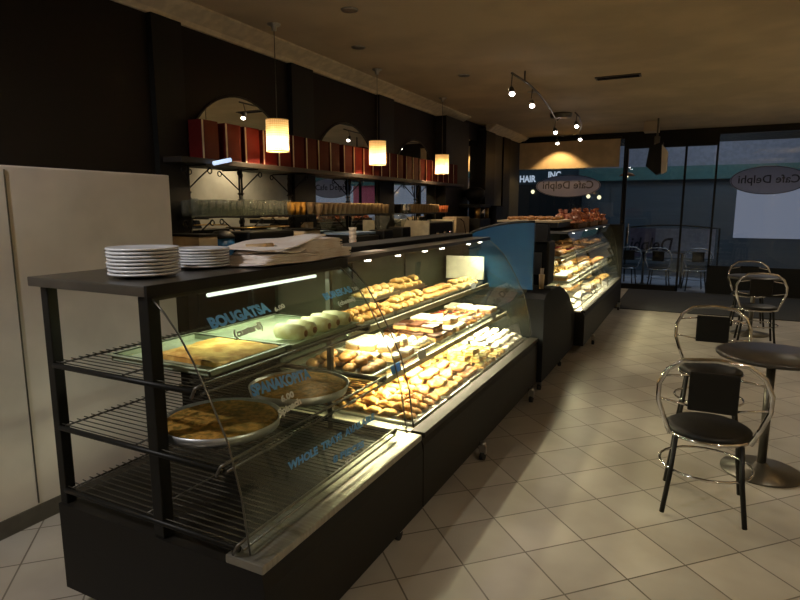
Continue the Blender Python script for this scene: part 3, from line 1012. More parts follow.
# small price cards on the shelf trims
for (x, y0, z, m, lb) in ((-1.385, 2.66, .715, 'bluepaint', 'small blue price card in front of the brown rolls'), (-1.385, 3.0, .715, 'porcelain', 'small white price card before the near cream slices'),
                       (-1.55, 4.36, .955, 'porcelain', 'white price card at far end of the top shelf'), (-1.385, 4.4, .715, 'porcelain', 'white price card before the red tarts')):
    t = thing('price_card', lb, 'price card', (x, y0, z), group='price cards in the middle case')
    obj('card', MB().prism([(x, z), (x + .002, z), (x - .012, z + .045), (x - .014, z + .045)], 'y', y0, y0 + .11), M[m], t)
    obj('foot', MB().box(x - .02, x + .004, y0 + .02, y0 + .09, z - .012, z), M['steel'], t)
# far case
for (S, x0, x1, z_) in ((1.052, -1.85, -1.26, 'top shelf'), (.782, -1.85, -1.18, 'middle shelf'), (.489, -1.85, -1.09, 'lowest deck')):
    ks = {'top shelf': ['bun', 'tart', 'brown_scroll', 'croissant', 'bun'], 'middle shelf': ['cream_slice', 'croissant_pale', 'cream_puff', 'croissant', 'scroll'], 'lowest deck': ['biscuit', 'white_bun', 'cream_slice', 'triangle', 'croissant_pale']}[z_]
    nm = {'bun': 'brown rolls', 'tart': 'red tarts', 'brown_scroll': 'brown scrolls', 'croissant': 'croissants', 'cream_slice': 'cream slices', 'croissant_pale': 'pale croissants', 'cream_puff': 'cream puffs', 'scroll': 'golden scrolls', 'biscuit': 'white biscuits', 'white_bun': 'sugared biscuits', 'triangle': 'cheese triangles'}
    od = ['first', 'second', 'third', 'fourth', 'last']
    for i, key in enumerate(ks):
        ya = D0 + .08 + i * .67
        batch(key, x0, x1, ya, ya + .62, S, 3, 4, nm[key], f'on {od[i]} tray of {z_} in farthest case', f'steel tray, {od[i]} on the {z_} of farthest case', scale=1.5)
# hide nothing: every kit is used at least once; place any unused prototype on a shelf
# ------------------------------------------------------------------ near case food
t = thing('baking_tray', 'pale rectangular baking tray, custard pie in it, top rack of near case', 'tray', (-1.57, 1.6, 1.04))


def basin(x0, x1, y0, y1, z, h, e=.008):
    mb = MB()
    mb.box(x0, x1, y0, y1, z, z + .004)
    mb.box(x0, x0 + e, y0, y1, z, z + h).box(x1 - e, x1, y0, y1, z, z + h).box(x0, x1, y0, y0 + e, z, z + h).box(x0, x1, y1 - e, y1, z, z + h)
    mb.box(x0 - .012, x0 + e, y0 - .012, y1 + .012, z + h - .003, z + h).box(x1 - e, x1 + .012, y0 - .012, y1 + .012, z + h - .003, z + h)
    mb.box(x0, x1, y0 - .012, y0 + e, z + h - .003, z + h).box(x0, x1, y1 - e, y1 + .012, z + h - .003, z + h)
    return mb


obj('pan', basin(-1.90, -1.41, 1.385, 1.79, 1.038, .026), M['enamel'], t)


def top_slab(x0, x1, y0, y1, z0, z1, nx=14, ny=14, amp=.006):
    mb = MB()
    vs, fs = [], []
    for i in range(nx + 1):
        for j in range(ny + 1):
            ed = 0 if 0 < i < nx and 0 < j < ny else -.006
            vs.append((x0 + (x1 - x0) * i / nx, y0 + (y1 - y0) * j / ny, z1 + ed + random.uniform(-amp, amp) * .5))
    for i in range(nx):
        for j in range(ny):
            fs.append((i * (ny + 1) + j, (i + 1) * (ny + 1) + j, (i + 1) * (ny + 1) + j + 1, i * (ny + 1) + j + 1))
    mb.add(vs, fs, True)
    mb.box(x0, x1, y0, y1, z0, z1 - .008)
    return mb


tag(obj('custard_pie', top_slab(-1.76, -1.425, 1.47, 1.775, 1.043, 1.068), M['custard']), 'golden custard filo pie slab in the pale tray on top rack', 'pie')
t = thing('baking_tray', 'pale tray of white filo rolls, far half of top rack in near case', 'tray', (-1.57, 2.1, 1.04))
obj('pan', basin(-1.90, -1.41, 1.83, 2.33, 1.038, .020), M['enamel'], t)
t = thing('filo_roll', 'fat pale filo roll with brown ends in the far tray on top rack', 'pastry', (-1.5, 1.95, 1.05), group='filo rolls on top rack')

obj('roll', lumpy(MB().tube([(0, -.06, .03), (0, -.052, .03), (0, 0, .031), (0, .052, .03), (0, .06, .03)], [.014, .026, .03, .026, .014], 12), .0015), M['filo'], t, world=False)
obj('filling', MB().tube([(0, -.063, .03), (0, .063, .03)], .012, 8), M['brownp'], t, world=False)
k = Kit(t)
for (x, y, r) in [(-1.49, 1.93, .1), (-1.50, 2.02, -.05), (-1.49, 2.11, .05), (-1.50, 2.20, .0), (-1.49, 2.28, .1)]:
    k.put((x, y, 1.044), r + PI / 2, ORD[int((y - 1.9) / .09)] + ' filo roll from the left in far tray on top rack', scale=1.2)
for (x, y, lb, col) in ((-1.53, 1.55, 'nearest round pan of brown spinach pie on the lower rack', 0), (-1.52, 2.02, 'farther round pan of brown spinach pie on the lower rack', 1)):
    t = thing('round_pan', 'aluminium pan under the ' + lb.replace(' on the lower rack', ''), 'pan', (x, y, .79), group='round pie pans on lower rack')
    r = .222
    obj('pan_wall', MB().lathe([(r - .01, 0), (r, .036), (r - .005, .036), (r - .014, .005), (0, .005)], x, y, .790, 48), M['tin'], t)
    p = MB().lathe([(r - .017, 0), (r - .012, .020), (r - .03, .028), (r - .06, .024), (0, .026)], x, y, .797, 48)
    tag(obj('spinach_pie', lumpy(p, .0015, 45), M['spinach']), lb, 'pie', 'spinach pies in round pans')

# ------------------------------------------------------------------ on top of the near case: plates and paper
plate = tag(obj('dinner_plate', MB().lathe([(.065, 0), (.07, .003), (.118, .010), (.125, .012), (.126, .016), (.124, .0195), (.116, .017), (.07, .008), (0, .007)], n=40), M['porcelain']), 'white plate', 'plate')
kp = Kit(plate)
for (x, y, n, sc, lb) in ((-1.80, 1.475, 8, 1.0, 'white plate in the left stack on the near case'), (-1.84, 1.80, 7, .88, 'white plate in the right stack, beside the paper bags')):
    for i in range(n):
        kp.put((x + random.uniform(-.002, .002), y + random.uniform(-.002, .002), 1.351 + i * .0128 * sc), random.uniform(0, 6), ('topmost ' if i == n - 1 else 'lowest ' if i == 0 else ORD[i] + ' from bottom, ') + lb, lb.replace('white plate', 'plates'), scale=sc)


def paper_sheet(w, l, amp, seed, z0=0.0, th=.004):
    rnd = random.Random(seed)
    nx, ny = 8, 14
    a, b2, c = rnd.uniform(0, 6), rnd.uniform(0, 6), rnd.uniform(.6, 1.2)
    vs, fs = [], []
    for s in (0, 1):
        for i in range(nx + 1):
            for j in range(ny + 1):
                u, v = i / nx, j / ny
                z = z0 + amp * (1 + math.sin(v * 5 * c + a) * math.cos(u * 3 + b2)) * .5 + s * th
                vs.append(((u - .5) * w, (v - .5) * l, z))
    N = (nx + 1) * (ny + 1)

    def q(i, j, s):
        return s * N + i * (ny + 1) + j
    for i in range(nx):
        for j in range(ny):
            fs.append((q(i, j, 1), q(i + 1, j, 1), q(i + 1, j + 1, 1), q(i, j + 1, 1)))
            fs.append((q(i, j, 0), q(i, j + 1, 0), q(i + 1, j + 1, 0), q(i + 1, j, 0)))
    for i in range(nx):
        fs.append((q(i, 0, 0), q(i + 1, 0, 0), q(i + 1, 0, 1), q(i, 0, 1)))
        fs.append((q(i, ny, 0), q(i, ny, 1), q(i + 1, ny, 1), q(i + 1, ny, 0)))
    for j in range(ny):
        fs.append((q(0, j, 0), q(0, j, 1), q(0, j + 1, 1), q(0, j + 1, 0)))
        fs.append((q(nx, j, 0), q(nx, j + 1, 0), q(nx, j + 1, 1), q(nx, j, 1)))
    return MB().add(vs, fs, True)


for i in range(8):
    o = tag(obj('paper_bag', paper_sheet(.24, .42 - .012 * i, .010, 3, 0, .0045), M['paper']), ORD[i] + ' white paper bag from bottom in low pile beside the plates', 'paper bag', 'paper bags in the low pile')
    o.location = (-1.69 + random.uniform(-.012, .012), 2.09 + random.uniform(-.02, .02), 1.352 + i * .0055)
    o.rotation_euler = (0, 0, random.uniform(-.06, .06))
for i in range(17):
    o = tag(obj('paper_bag', paper_sheet(.24, .30, .010 + .0006 * i, 5, 0, .0046), M['paper']), ORD[i] + ' white paper bag from bottom in tall pile on near case', 'paper bag', 'paper bags in the tall pile')
    o.location = (-1.70 + random.uniform(-.005, .005), 2.33 + random.uniform(-.006, .006), 1.352 + i * .0052)
    o.rotation_euler = (0, 0, random.uniform(-.03, .03))
    if i < 8:
        o.location.y += .095
        o.location.x -= .004
for i, (x, y, rz, ax, ay) in enumerate([(-1.70, 2.14, .25, .05, -.02), (-1.69, 2.1, -.1, .10, .02)]):
    o = tag(obj('paper_bag', paper_sheet(.25, .42, .03, 11 + i, 0, .004), M['paper']), ['crumpled paper bag draped from the tall pile to the low pile', 'crumpled paper bag lying across the low pile'][i], 'paper bag', 'crumpled paper bags')
    o.location = (x, y, 1.405 + .022 * i)
    o.rotation_euler = (ax, ay, rz)
t = thing('paper_scroll', 'small brown rolled bag on the low pile of paper bags', 'paper bag', (-1.75, 1.93, 1.42))
obj('roll', MB().tube([(-1.76, 1.98, 1.426), (-1.68, 2.07, 1.43)], .016, 12), M['tan'], t)

# white fridge cabinet behind the near case
t = thing('white_cabinet', 'plain white tall cabinet behind the plate stacks', 'cabinet', (-3.17, 1.2, 0))
obj('body', MB().box(-3.46, -2.91, -.3, 2.61, .0, 1.80, .008), M['white'], t)
for y in (.67, 1.64):
    obj('door_gap', MB().box(-2.915, -2.906, y - .003, y + .003, .1, 1.78), M['steeldark'], t)
obj('kick_plate', MB().box(-2.91, -2.90, -.28, 2.59, .0, .09), M['steeldark'], t)

# ------------------------------------------------------------------ wall shelf with red boxes
t = thing('wall_shelf', 'long black wooden shelf on the left wall, under the red boxes', 'shelf', (-3.39, 5.9, 1.93))
obj('board', MB().box(-3.48, -3.27, 3.05, 8.75, 1.925, 1.965, .004), M['blackwood'], t)
t = thing('boxed_goods', 'x', 'box')
obj('front', MB().box(-.065, .065, -.088, .088, 0, .29, .003), M['red'], t, label=None)
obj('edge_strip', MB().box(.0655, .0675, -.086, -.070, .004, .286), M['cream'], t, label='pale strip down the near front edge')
t.name = 'red_box'
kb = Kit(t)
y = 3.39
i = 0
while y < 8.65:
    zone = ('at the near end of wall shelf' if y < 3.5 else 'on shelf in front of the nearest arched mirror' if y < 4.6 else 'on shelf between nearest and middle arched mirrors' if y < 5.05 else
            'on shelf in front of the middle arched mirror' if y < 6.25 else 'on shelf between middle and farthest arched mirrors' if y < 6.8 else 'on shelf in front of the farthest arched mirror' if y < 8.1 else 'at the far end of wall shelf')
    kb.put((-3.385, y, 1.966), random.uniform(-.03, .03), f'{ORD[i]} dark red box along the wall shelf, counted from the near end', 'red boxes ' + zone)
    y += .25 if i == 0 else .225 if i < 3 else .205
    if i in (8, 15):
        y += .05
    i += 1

# clip spotlight at the near end of the shelf
t = thing('clip_lamp', 'small blue-white clip lamp under the near end of the wall shelf', 'lamp', (-3.27, 3.42, 1.93))
obj('lamp_head', MB().tube([(-3.24, 3.33, 1.93), (-3.20, 3.47, 1.965)], .016, 10), mat('bluish_lamp_glass', (0.5, 0.65, 0.9), .3, emit=(0.6, 0.75, 1.0), estr=1.0), t)
obj('clip', MB().box(-3.27, -3.24, 3.39, 3.42, 1.93, 1.96), M['black'], t)

# glass shelves on iron brackets under it
def scroll_bracket(yc):
    mb = MB()
    mb.tube([(-3.475, yc, 1.10), (-3.475, yc, 1.92)], .009, 6)
    for z in (1.92, 1.52):
        mb.tube([(-3.475, yc, z), (-3.29, yc, z)], .007, 6)
        for s in (-1, 1):
            mb.tube([(-3.47, yc, z - .17), (-3.42, yc + s * .06, z - .09), (-3.38, yc + s * .13, z - .015)], .006, 6)
            c = [(-3.38 + .0 * k, yc + s * (.13 + .022 * math.cos(k * .7)), z - .035 + .022 * math.sin(k * .7)) for k in range(10)]
            mb.tube(c, .005, 5)
        for zz in (z - .20, z - .25):
            mb.lathe([(.006, -.012), (.022, 0), (.006, .012)], -3.475, yc, zz, 8)
    return mb


for yc, w in ((3.30, 'at near edge of the nearest mirror'), (3.89, 'in middle of the nearest mirror'), (4.57, 'at far edge of the nearest mirror'), (5.63, 'in middle of the middle mirror'), (7.41, 'in middle of the farthest mirror'), (6.66, 'at near edge of the farthest mirror')):
    solo('scroll_bracket', scroll_bracket(yc), M['iron'], 'black wrought iron scroll bracket ' + w, 'bracket', 'wrought iron shelf brackets', (-3.475, yc, 1.1))
for (a, b_, w) in ((3.14, 4.66, 'in front of the nearest mirror, holding clear glasses'), (4.74, 6.32, 'in front of the middle mirror, holding tan cups'), (6.6, 8.15, 'in front of the farthest mirror')):
    t = thing('glass_shelf', 'thin glass shelf ' + w, 'shelf', (-3.38, (a + b_) / 2, 1.53), group='glass shelves')
    obj('pane', MB().box(-3.46, -3.26, a, b_, 1.528, 1.536), M['glass'], t)
    obj('edge', MB().box(-3.26, -3.255, a, b_, 1.524, 1.538), M['iron'], t)

gl = tag(obj('drinking_glass', MB().lathe([(.026, 0), (.034, .12), (.0315, .12), (.024, .006), (0, .006)], n=12), M['tumbler']), 'x', 'glass')
kg = Kit(gl)
y = 3.20
i = 0
while y < 4.32:
    for x in (-3.42, -3.32):
        kg.put((x + random.uniform(-.004, .004), y + random.uniform(-.005, .005), 1.537), random.uniform(0, 3),
               ORD[i] + ' clear glass from the left, ' + ('back' if x < -3.4 else 'front') + ' row of nearest glass shelf', 'clear glasses on nearest glass shelf', scale=random.choice((1.0, 1.0, 1.05, 1.12)))
    y += .079
    i += 1
ga = tag(obj('amber_glass', MB().lathe([(.024, 0), (.038, .05), (.034, .12), (.031, .12), (.034, .05), (.02, .006), (0, .006)], n=12), M['amber']), 'x', 'glass')
ka = Kit(ga)
for y, w in ((4.36, 'left'), (4.45, 'middle'), (4.54, 'right')):
    ka.put((-3.32, y, 1.537), 0, w + ' amber drinking glass at far end of nearest glass shelf', 'amber glasses')
cup = tag(obj('tan_cup', MB().lathe([(.028, 0), (.038, .10), (.041, .105), (.037, .105), (.026, .006), (0, .006)], n=12), M['tan']), 'x', 'cup')
kc = Kit(cup)
y = 4.80
i = 0
while y < 6.28:
    for x in (-3.41, -3.31):
        kc.put((x, y + random.uniform(-.004, .004), 1.537), 0, ORD[i] + ' tan cup from the left, ' + ('back' if x < -3.4 else 'front') + ' row of middle glass shelf', 'tan cups on the middle glass shelf', scale=1.12 if x < -3.4 else 1.0)
    y += .088
    i += 1
y = 6.95
i = 0
while y < 7.8:
    kc.put((-3.32, y, 1.537), 0, ORD[i] + ' tan cup from the left on the farthest glass shelf', 'tan cups on the farthest glass shelf', scale=1.1)
    i += 1
    y += .09
oc = tag(obj('orange_cup', MB().lathe([(.028, 0), (.040, .10), (.037, .10), (.026, .006), (0, .006)], n=12), M['terracotta']), 'x', 'cup')
ko = Kit(oc)
for i, y in enumerate((7.86, 7.95, 8.04, 8.12)):
    ko.put((-3.32, y, 1.537), 0, ORD[i] + ' orange cup from the left, at far end of the farthest glass shelf', 'orange cups')
for y in (6.72, 6.82):
    t = thing('silver_jug', 'shiny silver milk jug ' + ('left' if y < 6.8 else 'right') + ' of the pair on farthest glass shelf', 'jug', (-3.33, y, 1.537), group='silver jugs')
    obj('body', MB().lathe([(.032, 0), (.036, .04), (.027, .09), (.030, .11), (.026, .108), (0, .01)], -3.33, y, 1.537, 14), M['chrome'], t)
    obj('handle', MB().tube([(-3.30, y, 1.63), (-3.275, y, 1.61), (-3.28, y, 1.57), (-3.297, y, 1.56)], .004, 6), M['chrome'], t)

# ------------------------------------------------------------------ back counter and what stands on it
t = thing('back_counter', 'long dark counter along the mirrored wall behind the glass cases', 'counter', (-3.2, 6.1, 0))
obj('body', MB().box(-3.46, -2.93, 2.72, 9.9, 0, 1.08), M['blackwood'], t)
obj('worktop', MB().box(-3.46, -2.90, 2.70, 9.92, 1.08, 1.115, .005), M['steeldark'], t)
for k in range(7):
    d = obj('door', MB().box(-2.93, -2.915, 2.80 + k * 1.0, 3.74 + k * 1.0, .12, 1.04, .004), M['panel'], t)
    obj('handle', MB().tube([(-2.905, 3.68 + k, .6), (-2.905, 3.68 + k, .75)], .006, 6), M['steel'], d)
Z = 1.116


def bx(name, x0, x1, y0, y1, z0, z1, m, label, cat, lid=None):
    t = thing(name, label, cat, ((x0 + x1) / 2, (y0 + y1) / 2, z0))
    obj('body', MB().box(x0, x1, y0, y1, z0, z1, .008), M[m], t)
    if lid:
        obj('lid', MB().box(x0 - .004, x1 + .004, y0 - .004, y1 + .004, z1, z1 + .018, .004), M[lid], t)
    return t


bx('cream_box', -3.35, -3.05, 2.96, 3.14, Z, 1.40, 'cream', 'cream box with black lid at near end of back counter', 'box', 'black')
t = thing('coffee_machine', 'wide black coffee machine under the nearest mirror', 'coffee machine', (-3.2, 3.68, Z))
obj('body', MB().box(-3.27, -3.0, 3.42, 3.98, Z + .03, 1.42, .02), M['black'], t)
obj('cup_rail', MB().tube([(-3.25, 3.44, 1.45), (-3.04, 3.44, 1.45), (-3.04, 3.96, 1.45), (-3.25, 3.96, 1.45)], .006, 6), M['brass'], t)
obj('drip_tray', MB().box(-3.0, -2.93, 3.46, 3.94, Z + .02, Z + .06, .004), M['steel'], t)
for y in (3.55, 3.83):
    g = obj('group_head', MB().lathe([(.03, 0), (.035, .05), (.02, .06)], -2.97, y, 1.27, 14), M['chrome'], t)
    obj('handle', MB().tube([(-2.95, y, 1.28), (-2.86, y, 1.26)], .010, 8), M['black'], g)
for y in (3.46, 3.94):
    obj('leg', MB().tube([(-3.05, y, Z), (-3.05, y, Z + .04)], .015, 8), M['black'], t)
t = thing('blue_bucket', 'small dark blue bucket between cream box and coffee machine', 'bucket', (-3.15, 3.29, Z))
obj('body', MB().lathe([(.07, 0), (.09, .26), (.086, .26), (.066, .01), (0, .01)], -3.15, 3.29, Z, 20), M['blue'], t)
obj('lid', MB().lathe([(.094, 0), (.094, .015), (.06, .05), (0, .06)], -3.15, 3.29, Z + .26, 20), M['black'], t)
bx('cream_box', -3.30, -3.05, 4.20, 4.44, Z, 1.40, 'cream', 'cream box at far side of the nearest mirror', 'box', 'black')
t = thing('switch_plate', 'pale grey switch plate on the black pilaster between mirrors', 'switch', (-3.445, 4.78, 1.42))
obj('plate', MB().box(-3.449, -3.44, 4.68, 4.88, 1.38, 1.46, .003), M['cream'], t)
obj('switch', MB().box(-3.44, -3.435, 4.74, 4.78, 1.40, 1.44), M['white'], t)
t = thing('cup_tower', 'tall stack of white cups standing on back counter', 'cup stack', (-3.0, 4.92, Z))
for k in range(7):
    obj('cup', MB().lathe([(.03, 0), (.04, .055), (.036, .055), (.026, .008), (0, .008)], -3.0, 4.92, Z + k * .04, 14), M['white'], t)
t = thing('tray_rack', 'low dark rack with pale blue tray under the middle mirror', 'rack', (-3.2, 5.2, Z))
obj('frame', MB().box(-3.42, -3.02, 4.98, 5.5, Z + .01, Z + .20, .01), M['black'], t)
obj('tray', MB().box(-3.40, -3.05, 5.0, 5.48, Z + .21, Z + .235, .006), mat('pale_blue_plastic', (.25, .38, .60), .35), t)
t = thing('grinder', 'black coffee grinder with hopper, under the far edge of the middle mirror', 'grinder', (-3.12, 5.72, Z))
obj('body', MB().box(-3.22, -3.02, 5.62, 5.84, Z, 1.36, .02), M['black'], t)
obj('hopper', MB().lathe([(.05, 0), (.095, .12), (.095, .15), (0, .155)], -3.12, 5.73, 1.36, 18), M['tumbler'], t)
t = thing('grinder', 'black coffee grinder with hopper, between the middle and farthest mirrors', 'grinder', (-3.12, 6.2, Z))
obj('body', MB().box(-3.22, -3.02, 6.08, 6.30, Z, 1.38, .02), M['black'], t)
obj('hopper', MB().lathe([(.05, 0), (.095, .12), (.095, .15), (0, .155)], -3.12, 6.19, 1.38, 18), M['tumbler'], t)
t = thing('espresso_machine', 'dark espresso machine with pale side panels under the farthest mirror', 'coffee machine', (-3.2, 7.2, Z))
obj('body', MB().box(-3.42, -3.0, 6.82, 7.62, Z + .12, 1.42, .02), M['black'], t)
obj('side_panel', MB().box(-3.4, -3.0, 6.78, 6.82, Z + .02, 1.44, .008), M['trim'], t)
obj('side_panel', MB().box(-3.4, -3.0, 7.62, 7.66, Z + .02, 1.44, .008), M['trim'], t)
obj('drip_tray', MB().box(-3.35, -2.95, 6.84, 7.60, Z, Z + .05, .006), M['steel'], t)
for y in (7.0, 7.25, 7.45):
    obj('group_head', MB().tube([(-2.98, y, 1.24), (-2.98, y, 1.29)], .028, 12), M['chrome'], t)
t = bx('cream_box', -3.30, -3.08, 7.95, 8.5, Z, 1.47, 'cream', 'large cream appliance box at far end of farthest mirror', 'box')
obj('cord', MB().tube([(-3.07, 8.1, 1.44), (-3.06, 8.2, 1.40), (-3.065, 8.3, 1.25), (-3.07, 8.35, 1.14)], .006, 6), M['black'], t)
t = thing('bean_dispenser', 'tall dark dispenser with brass windows, left of the blue screen', 'dispenser', (-3.15, 8.95, Z))
obj('body', MB().box(-3.35, -2.98, 8.72, 9.25, Z, 1.44, .02), M['black'], t)
obj('top', MB().box(-3.35, -2.98, 8.72, 9.25, 1.60, 1.66, .02), M['black'], t)
for y in (8.78, 9.0, 9.2):
    obj('jar', MB().lathe([(.05, 0), (.05, .16)], -3.05, y, 1.44, 14), M['brass'] if y != 9.0 else M['chrome'], t)
obj('funnel', MB().lathe([(.06, 0), (.16, .12), (.16, .22), (.08, .27)], -3.17, 8.98, 1.66, 16), M['black'], t)
bx('black_bin', -3.3, -2.95, 9.45, 9.85, Z, 1.62, 'black', 'black box on back counter below the tall mirror panel', 'box', 'panelgrey')

# ------------------------------------------------------------------ things on the middle and far case tops
t = thing('paper_slip', 'small white docket lying on top of the middle case', 'paper', (-1.85, 3.3, 1.351))
obj('sheet', MB().box(-1.70, -1.62, 2.85, 3.05, 1.351, 1.353), M['paper'], t)
t = thing('cake_board', 'cream topped dark riser, pastries on it, near end of farthest case', 'stand', (-1.75, 6.8, 1.38))
obj('body', MB().box(-1.98, -1.32, 6.46, 7.2, 1.382, 1.44, .006), M['black'], t)
obj('board', MB().box(-2.0, -1.30, 6.44, 7.22, 1.44, 1.465, .004), M['cream'], t)
fill('bun', -1.95, -1.34, 6.5, 7.15, 1.462, 5, 4, 'small brown roll on the cream board atop farthest case', 'rolls on the cream board', scale=.9)


def basket(x, y, w, l, label, key):
    z = 1.382 if x < -1.6 else 1.352
    t = thing('wicker_basket', label, 'basket', (x, y, z), group='wicker baskets on farthest case')
    o = MB()
    e = .01
    o.box(x - w / 2, x + w / 2, y - l / 2, y + l / 2, z, z + .008)
    for a, b_, c, d in ((-w / 2, -w / 2 + e, -l / 2, l / 2), (w / 2 - e, w / 2, -l / 2, l / 2), (-w / 2, w / 2, -l / 2, -l / 2 + e), (-w / 2, w / 2, l / 2 - e, l / 2)):
        o.box(x + a, x + b_, y + c, y + d, z, z + .06)
    obj('body', o, M['wicker'], t)
    zt = z + .062
    obj('rim', MB().tube([(x - w / 2, y - l / 2, zt), (x + w / 2, y - l / 2, zt), (x + w / 2, y + l / 2, zt), (x - w / 2, y + l / 2, zt)], .009, 6, True), M['wicker'], t)
    return z + .01


wrapm = {}
for key, m in (('orangewrap', 'orangewrap'), ('pinkwrap', 'pinkwrap')):
    mb = MB().lathe([(.03, 0), (.045, .02), (.05, .05), (.035, .085), (.012, .10), (.022, .125), (.026, .14), (0, .135)], n=14)
    t = thing('wrapped_bread', 'x', 'wrapped bread')
    t.name = 'wrapped_bun'
    obj('wrapper', lumpy(mb, .003, 70), M[m], t)
    obj('ribbon', MB().tube([(.014 * math.cos(a), .014 * math.sin(a), .101) for a in [k * PI / 5 for k in range(10)]], .004, 5, True), M['berry'], t)
    wrapm[key] = Kit(t)
for bi, (x, y, key, w) in enumerate(((-1.42, 7.55, 'pinkwrap', 'nearest basket'), (-1.40, 8.35, 'orangewrap', 'middle basket'), (-1.38, 9.25, 'orangewrap', 'farthest basket'))):
    z = basket(x, y, .38, .66, f'brown wicker basket of wrapped buns, {w.split()[0]} of the three on farthest case', key)
    for i in range(3):
        for j in range(5):
            for L in range(2):
                if L and (i == 2 or j == 4):
                    continue
                wrapm[key].put((x - .115 + i * .115 + L * .055, y - .26 + j * .128 + L * .06, z + L * .085), random.uniform(0, 6), f'{"pink" if key == "pinkwrap" else "orange brown"} wrapped bun in the {w} on farthest case', f'wrapped buns in the {w}',
                               tilt=(random.uniform(-.45, .45), random.uniform(-.45, .45)), scale=random.uniform(.9, 1.12))

# ------------------------------------------------------------------ pendant lamps
for (y, lb) in ((3.92, 'nearest of three woven cylinder pendant lamps, brightest, over back counter'), (5.62, 'middle of the three woven cylinder pendant lamps'), (7.43, 'farthest of the three woven cylinder pendant lamps')):
    x = -3.1
    t = thing('pendant_lamp', lb, 'pendant lamp', (x, y, 2.06), group='pendant lamps over back counter')
    r = .092
    sh = MB()
    nn = 32
    for k in range(nn):
        pass
    prof = [(r, 0), (r, .06), (r, .125), (r, .19), (r, .25)]
    vs, fs = [], []
    for (rr, zz) in prof:
        for j in range(nn):
            a = 2 * PI * j / nn
            vs.append((rr * math.cos(a), rr * math.sin(a), zz))
    for i in range(len(prof) - 1):
        for j in range(nn):
            fs.append((i * nn + j, i * nn + (j + 1) % nn, (i + 1) * nn + (j + 1) % nn, (i + 1) * nn + j))
    sh.add(vs, fs, True)
    sh.lathe([(r, .246), (.014, .247)], n=nn)
    s = obj('lamp_shade', sh, M['shade'], t, world=False)
    sd = s.modifiers.new('thickness', 'SOLIDIFY')
    sd.thickness = .002
    for zz in (0, .25):
        obj('shade_ring', MB().tube([((r + .001) * math.cos(a), (r + .001) * math.sin(a), zz) for a in [2 * PI * k / 24 for k in range(24)]], .003, 5, True), M['brass'], s, world=False)
    obj('bulb', MB().lathe([(0, 0), (.020, .010), (.027, .03), (.018, .055), (.010, .07)], 0, 0, .04, 14), M['bulb'], t, world=False)
    obj('bulb_holder', MB().lathe([(.012, 0), (.014, .05), (.006, .07)], 0, 0, .13, 12), M['steel'], t, world=False)
    obj('cord', MB().tube([(0, 0, .2), (0, 0, ZC - 2.06 - .03)], .003, 6), M['steeldark'], t, world=False)
    obj('canopy', MB().lathe([(.02, -.05), (.022, -.02), (.05, -.012), (.055, 0)], 0, 0, ZC - 2.06, 18), M['steel'], t, world=False)
    light('pendant_bulb_light', 'POINT', (x, y, 2.115), 50.0, (1.0, 0.70, 0.38), shadow_soft_size=.03)

# ------------------------------------------------------------------ ceiling spot rail
t = thing('ceiling_spot_rail', 'curved dark ceiling spotlight rail with round canopy and small bright heads', 'spotlight fixture', (-1.95, 9.4, ZC))
obj('canopy', MB().lathe([(.10, -.07), (.16, -.06), (.17, -.02), (.17, 0)], -1.95, 9.45, ZC, 24), M['steeldark'], t)
rail = [(-1.72, 5.9, 2.93), (-1.70, 6.5, 2.93), (-1.73, 7.1, 2.93), (-1.84, 8.2, 2.93), (-1.97, 9.2, 2.92), (-2.15, 9.9, 2.90), (-2.28, 10.6, 2.88), (-2.20, 10.95, 2.88), (-2.0, 10.8, 2.88), (-1.82, 10.4, 2.88), (-1.66, 9.6, 2.89), (-1.58, 8.9, 2.91), (-1.58, 8.6, 2.92)]
obj('rail', MB().tube(rail, .011, 6), M['steeldark'], t)
obj('stem', MB().tube([(-1.95, 9.45, 2.99), (-2.0, 9.3, 2.92)], .01, 6), M['steeldark'], t)
obj('stem', MB().tube([(-1.72, 6.4, 2.93), (-1.72, 6.4, ZC)], .01, 6), M['steeldark'], t)


def head(x, y, z, ztop, par, e=0):
    dirv = (Vector((0, 0, 1.0)) - Vector((x, y, z)))
    dirv = Vector((.25, -.35, -1)).normalized()
    p = Vector((x, y, z))
    a = p - dirv * .07
    h = obj('spot_head', MB().tube([a, a + dirv * .02, p], [.014, .026, .034], 12), M['steeldark'], par)
    obj('drop', MB().tube([(x, y, ztop), a], .006, 6), M['steeldark'], h)
    obj('bulb', MB().lathe([(0, -.022), (.020, -.016), (.030, 0), (.020, .016), (0, .022)], p.x + dirv.x * .012, p.y + dirv.y * .012, p.z + dirv.z * .012, 12), M['halogen'], h)
    if e:
        light('spot_head_light', 'SPOT', p + dirv * .05, e, (1.0, 0.80, 0.55), rot=(dirv.to_track_quat('-Z', 'Y')).to_euler(), spot_size=math.radians(95), spot_blend=.6, shadow_soft_size=.04)


for (x, y, z, zt, e) in ((-1.73, 5.96, 2.75, 2.93, 25), (-1.72, 6.74, 2.75, 2.93, 25), (-1.98, 9.23, 2.75, 2.91, 18), (-1.58, 8.75, 2.76, 2.92, 18), (-2.27, 10.78, 2.75, 2.88, 12), (-1.80, 10.34, 2.75, 2.88, 12)):
    head(x, y, z, zt, t, e)
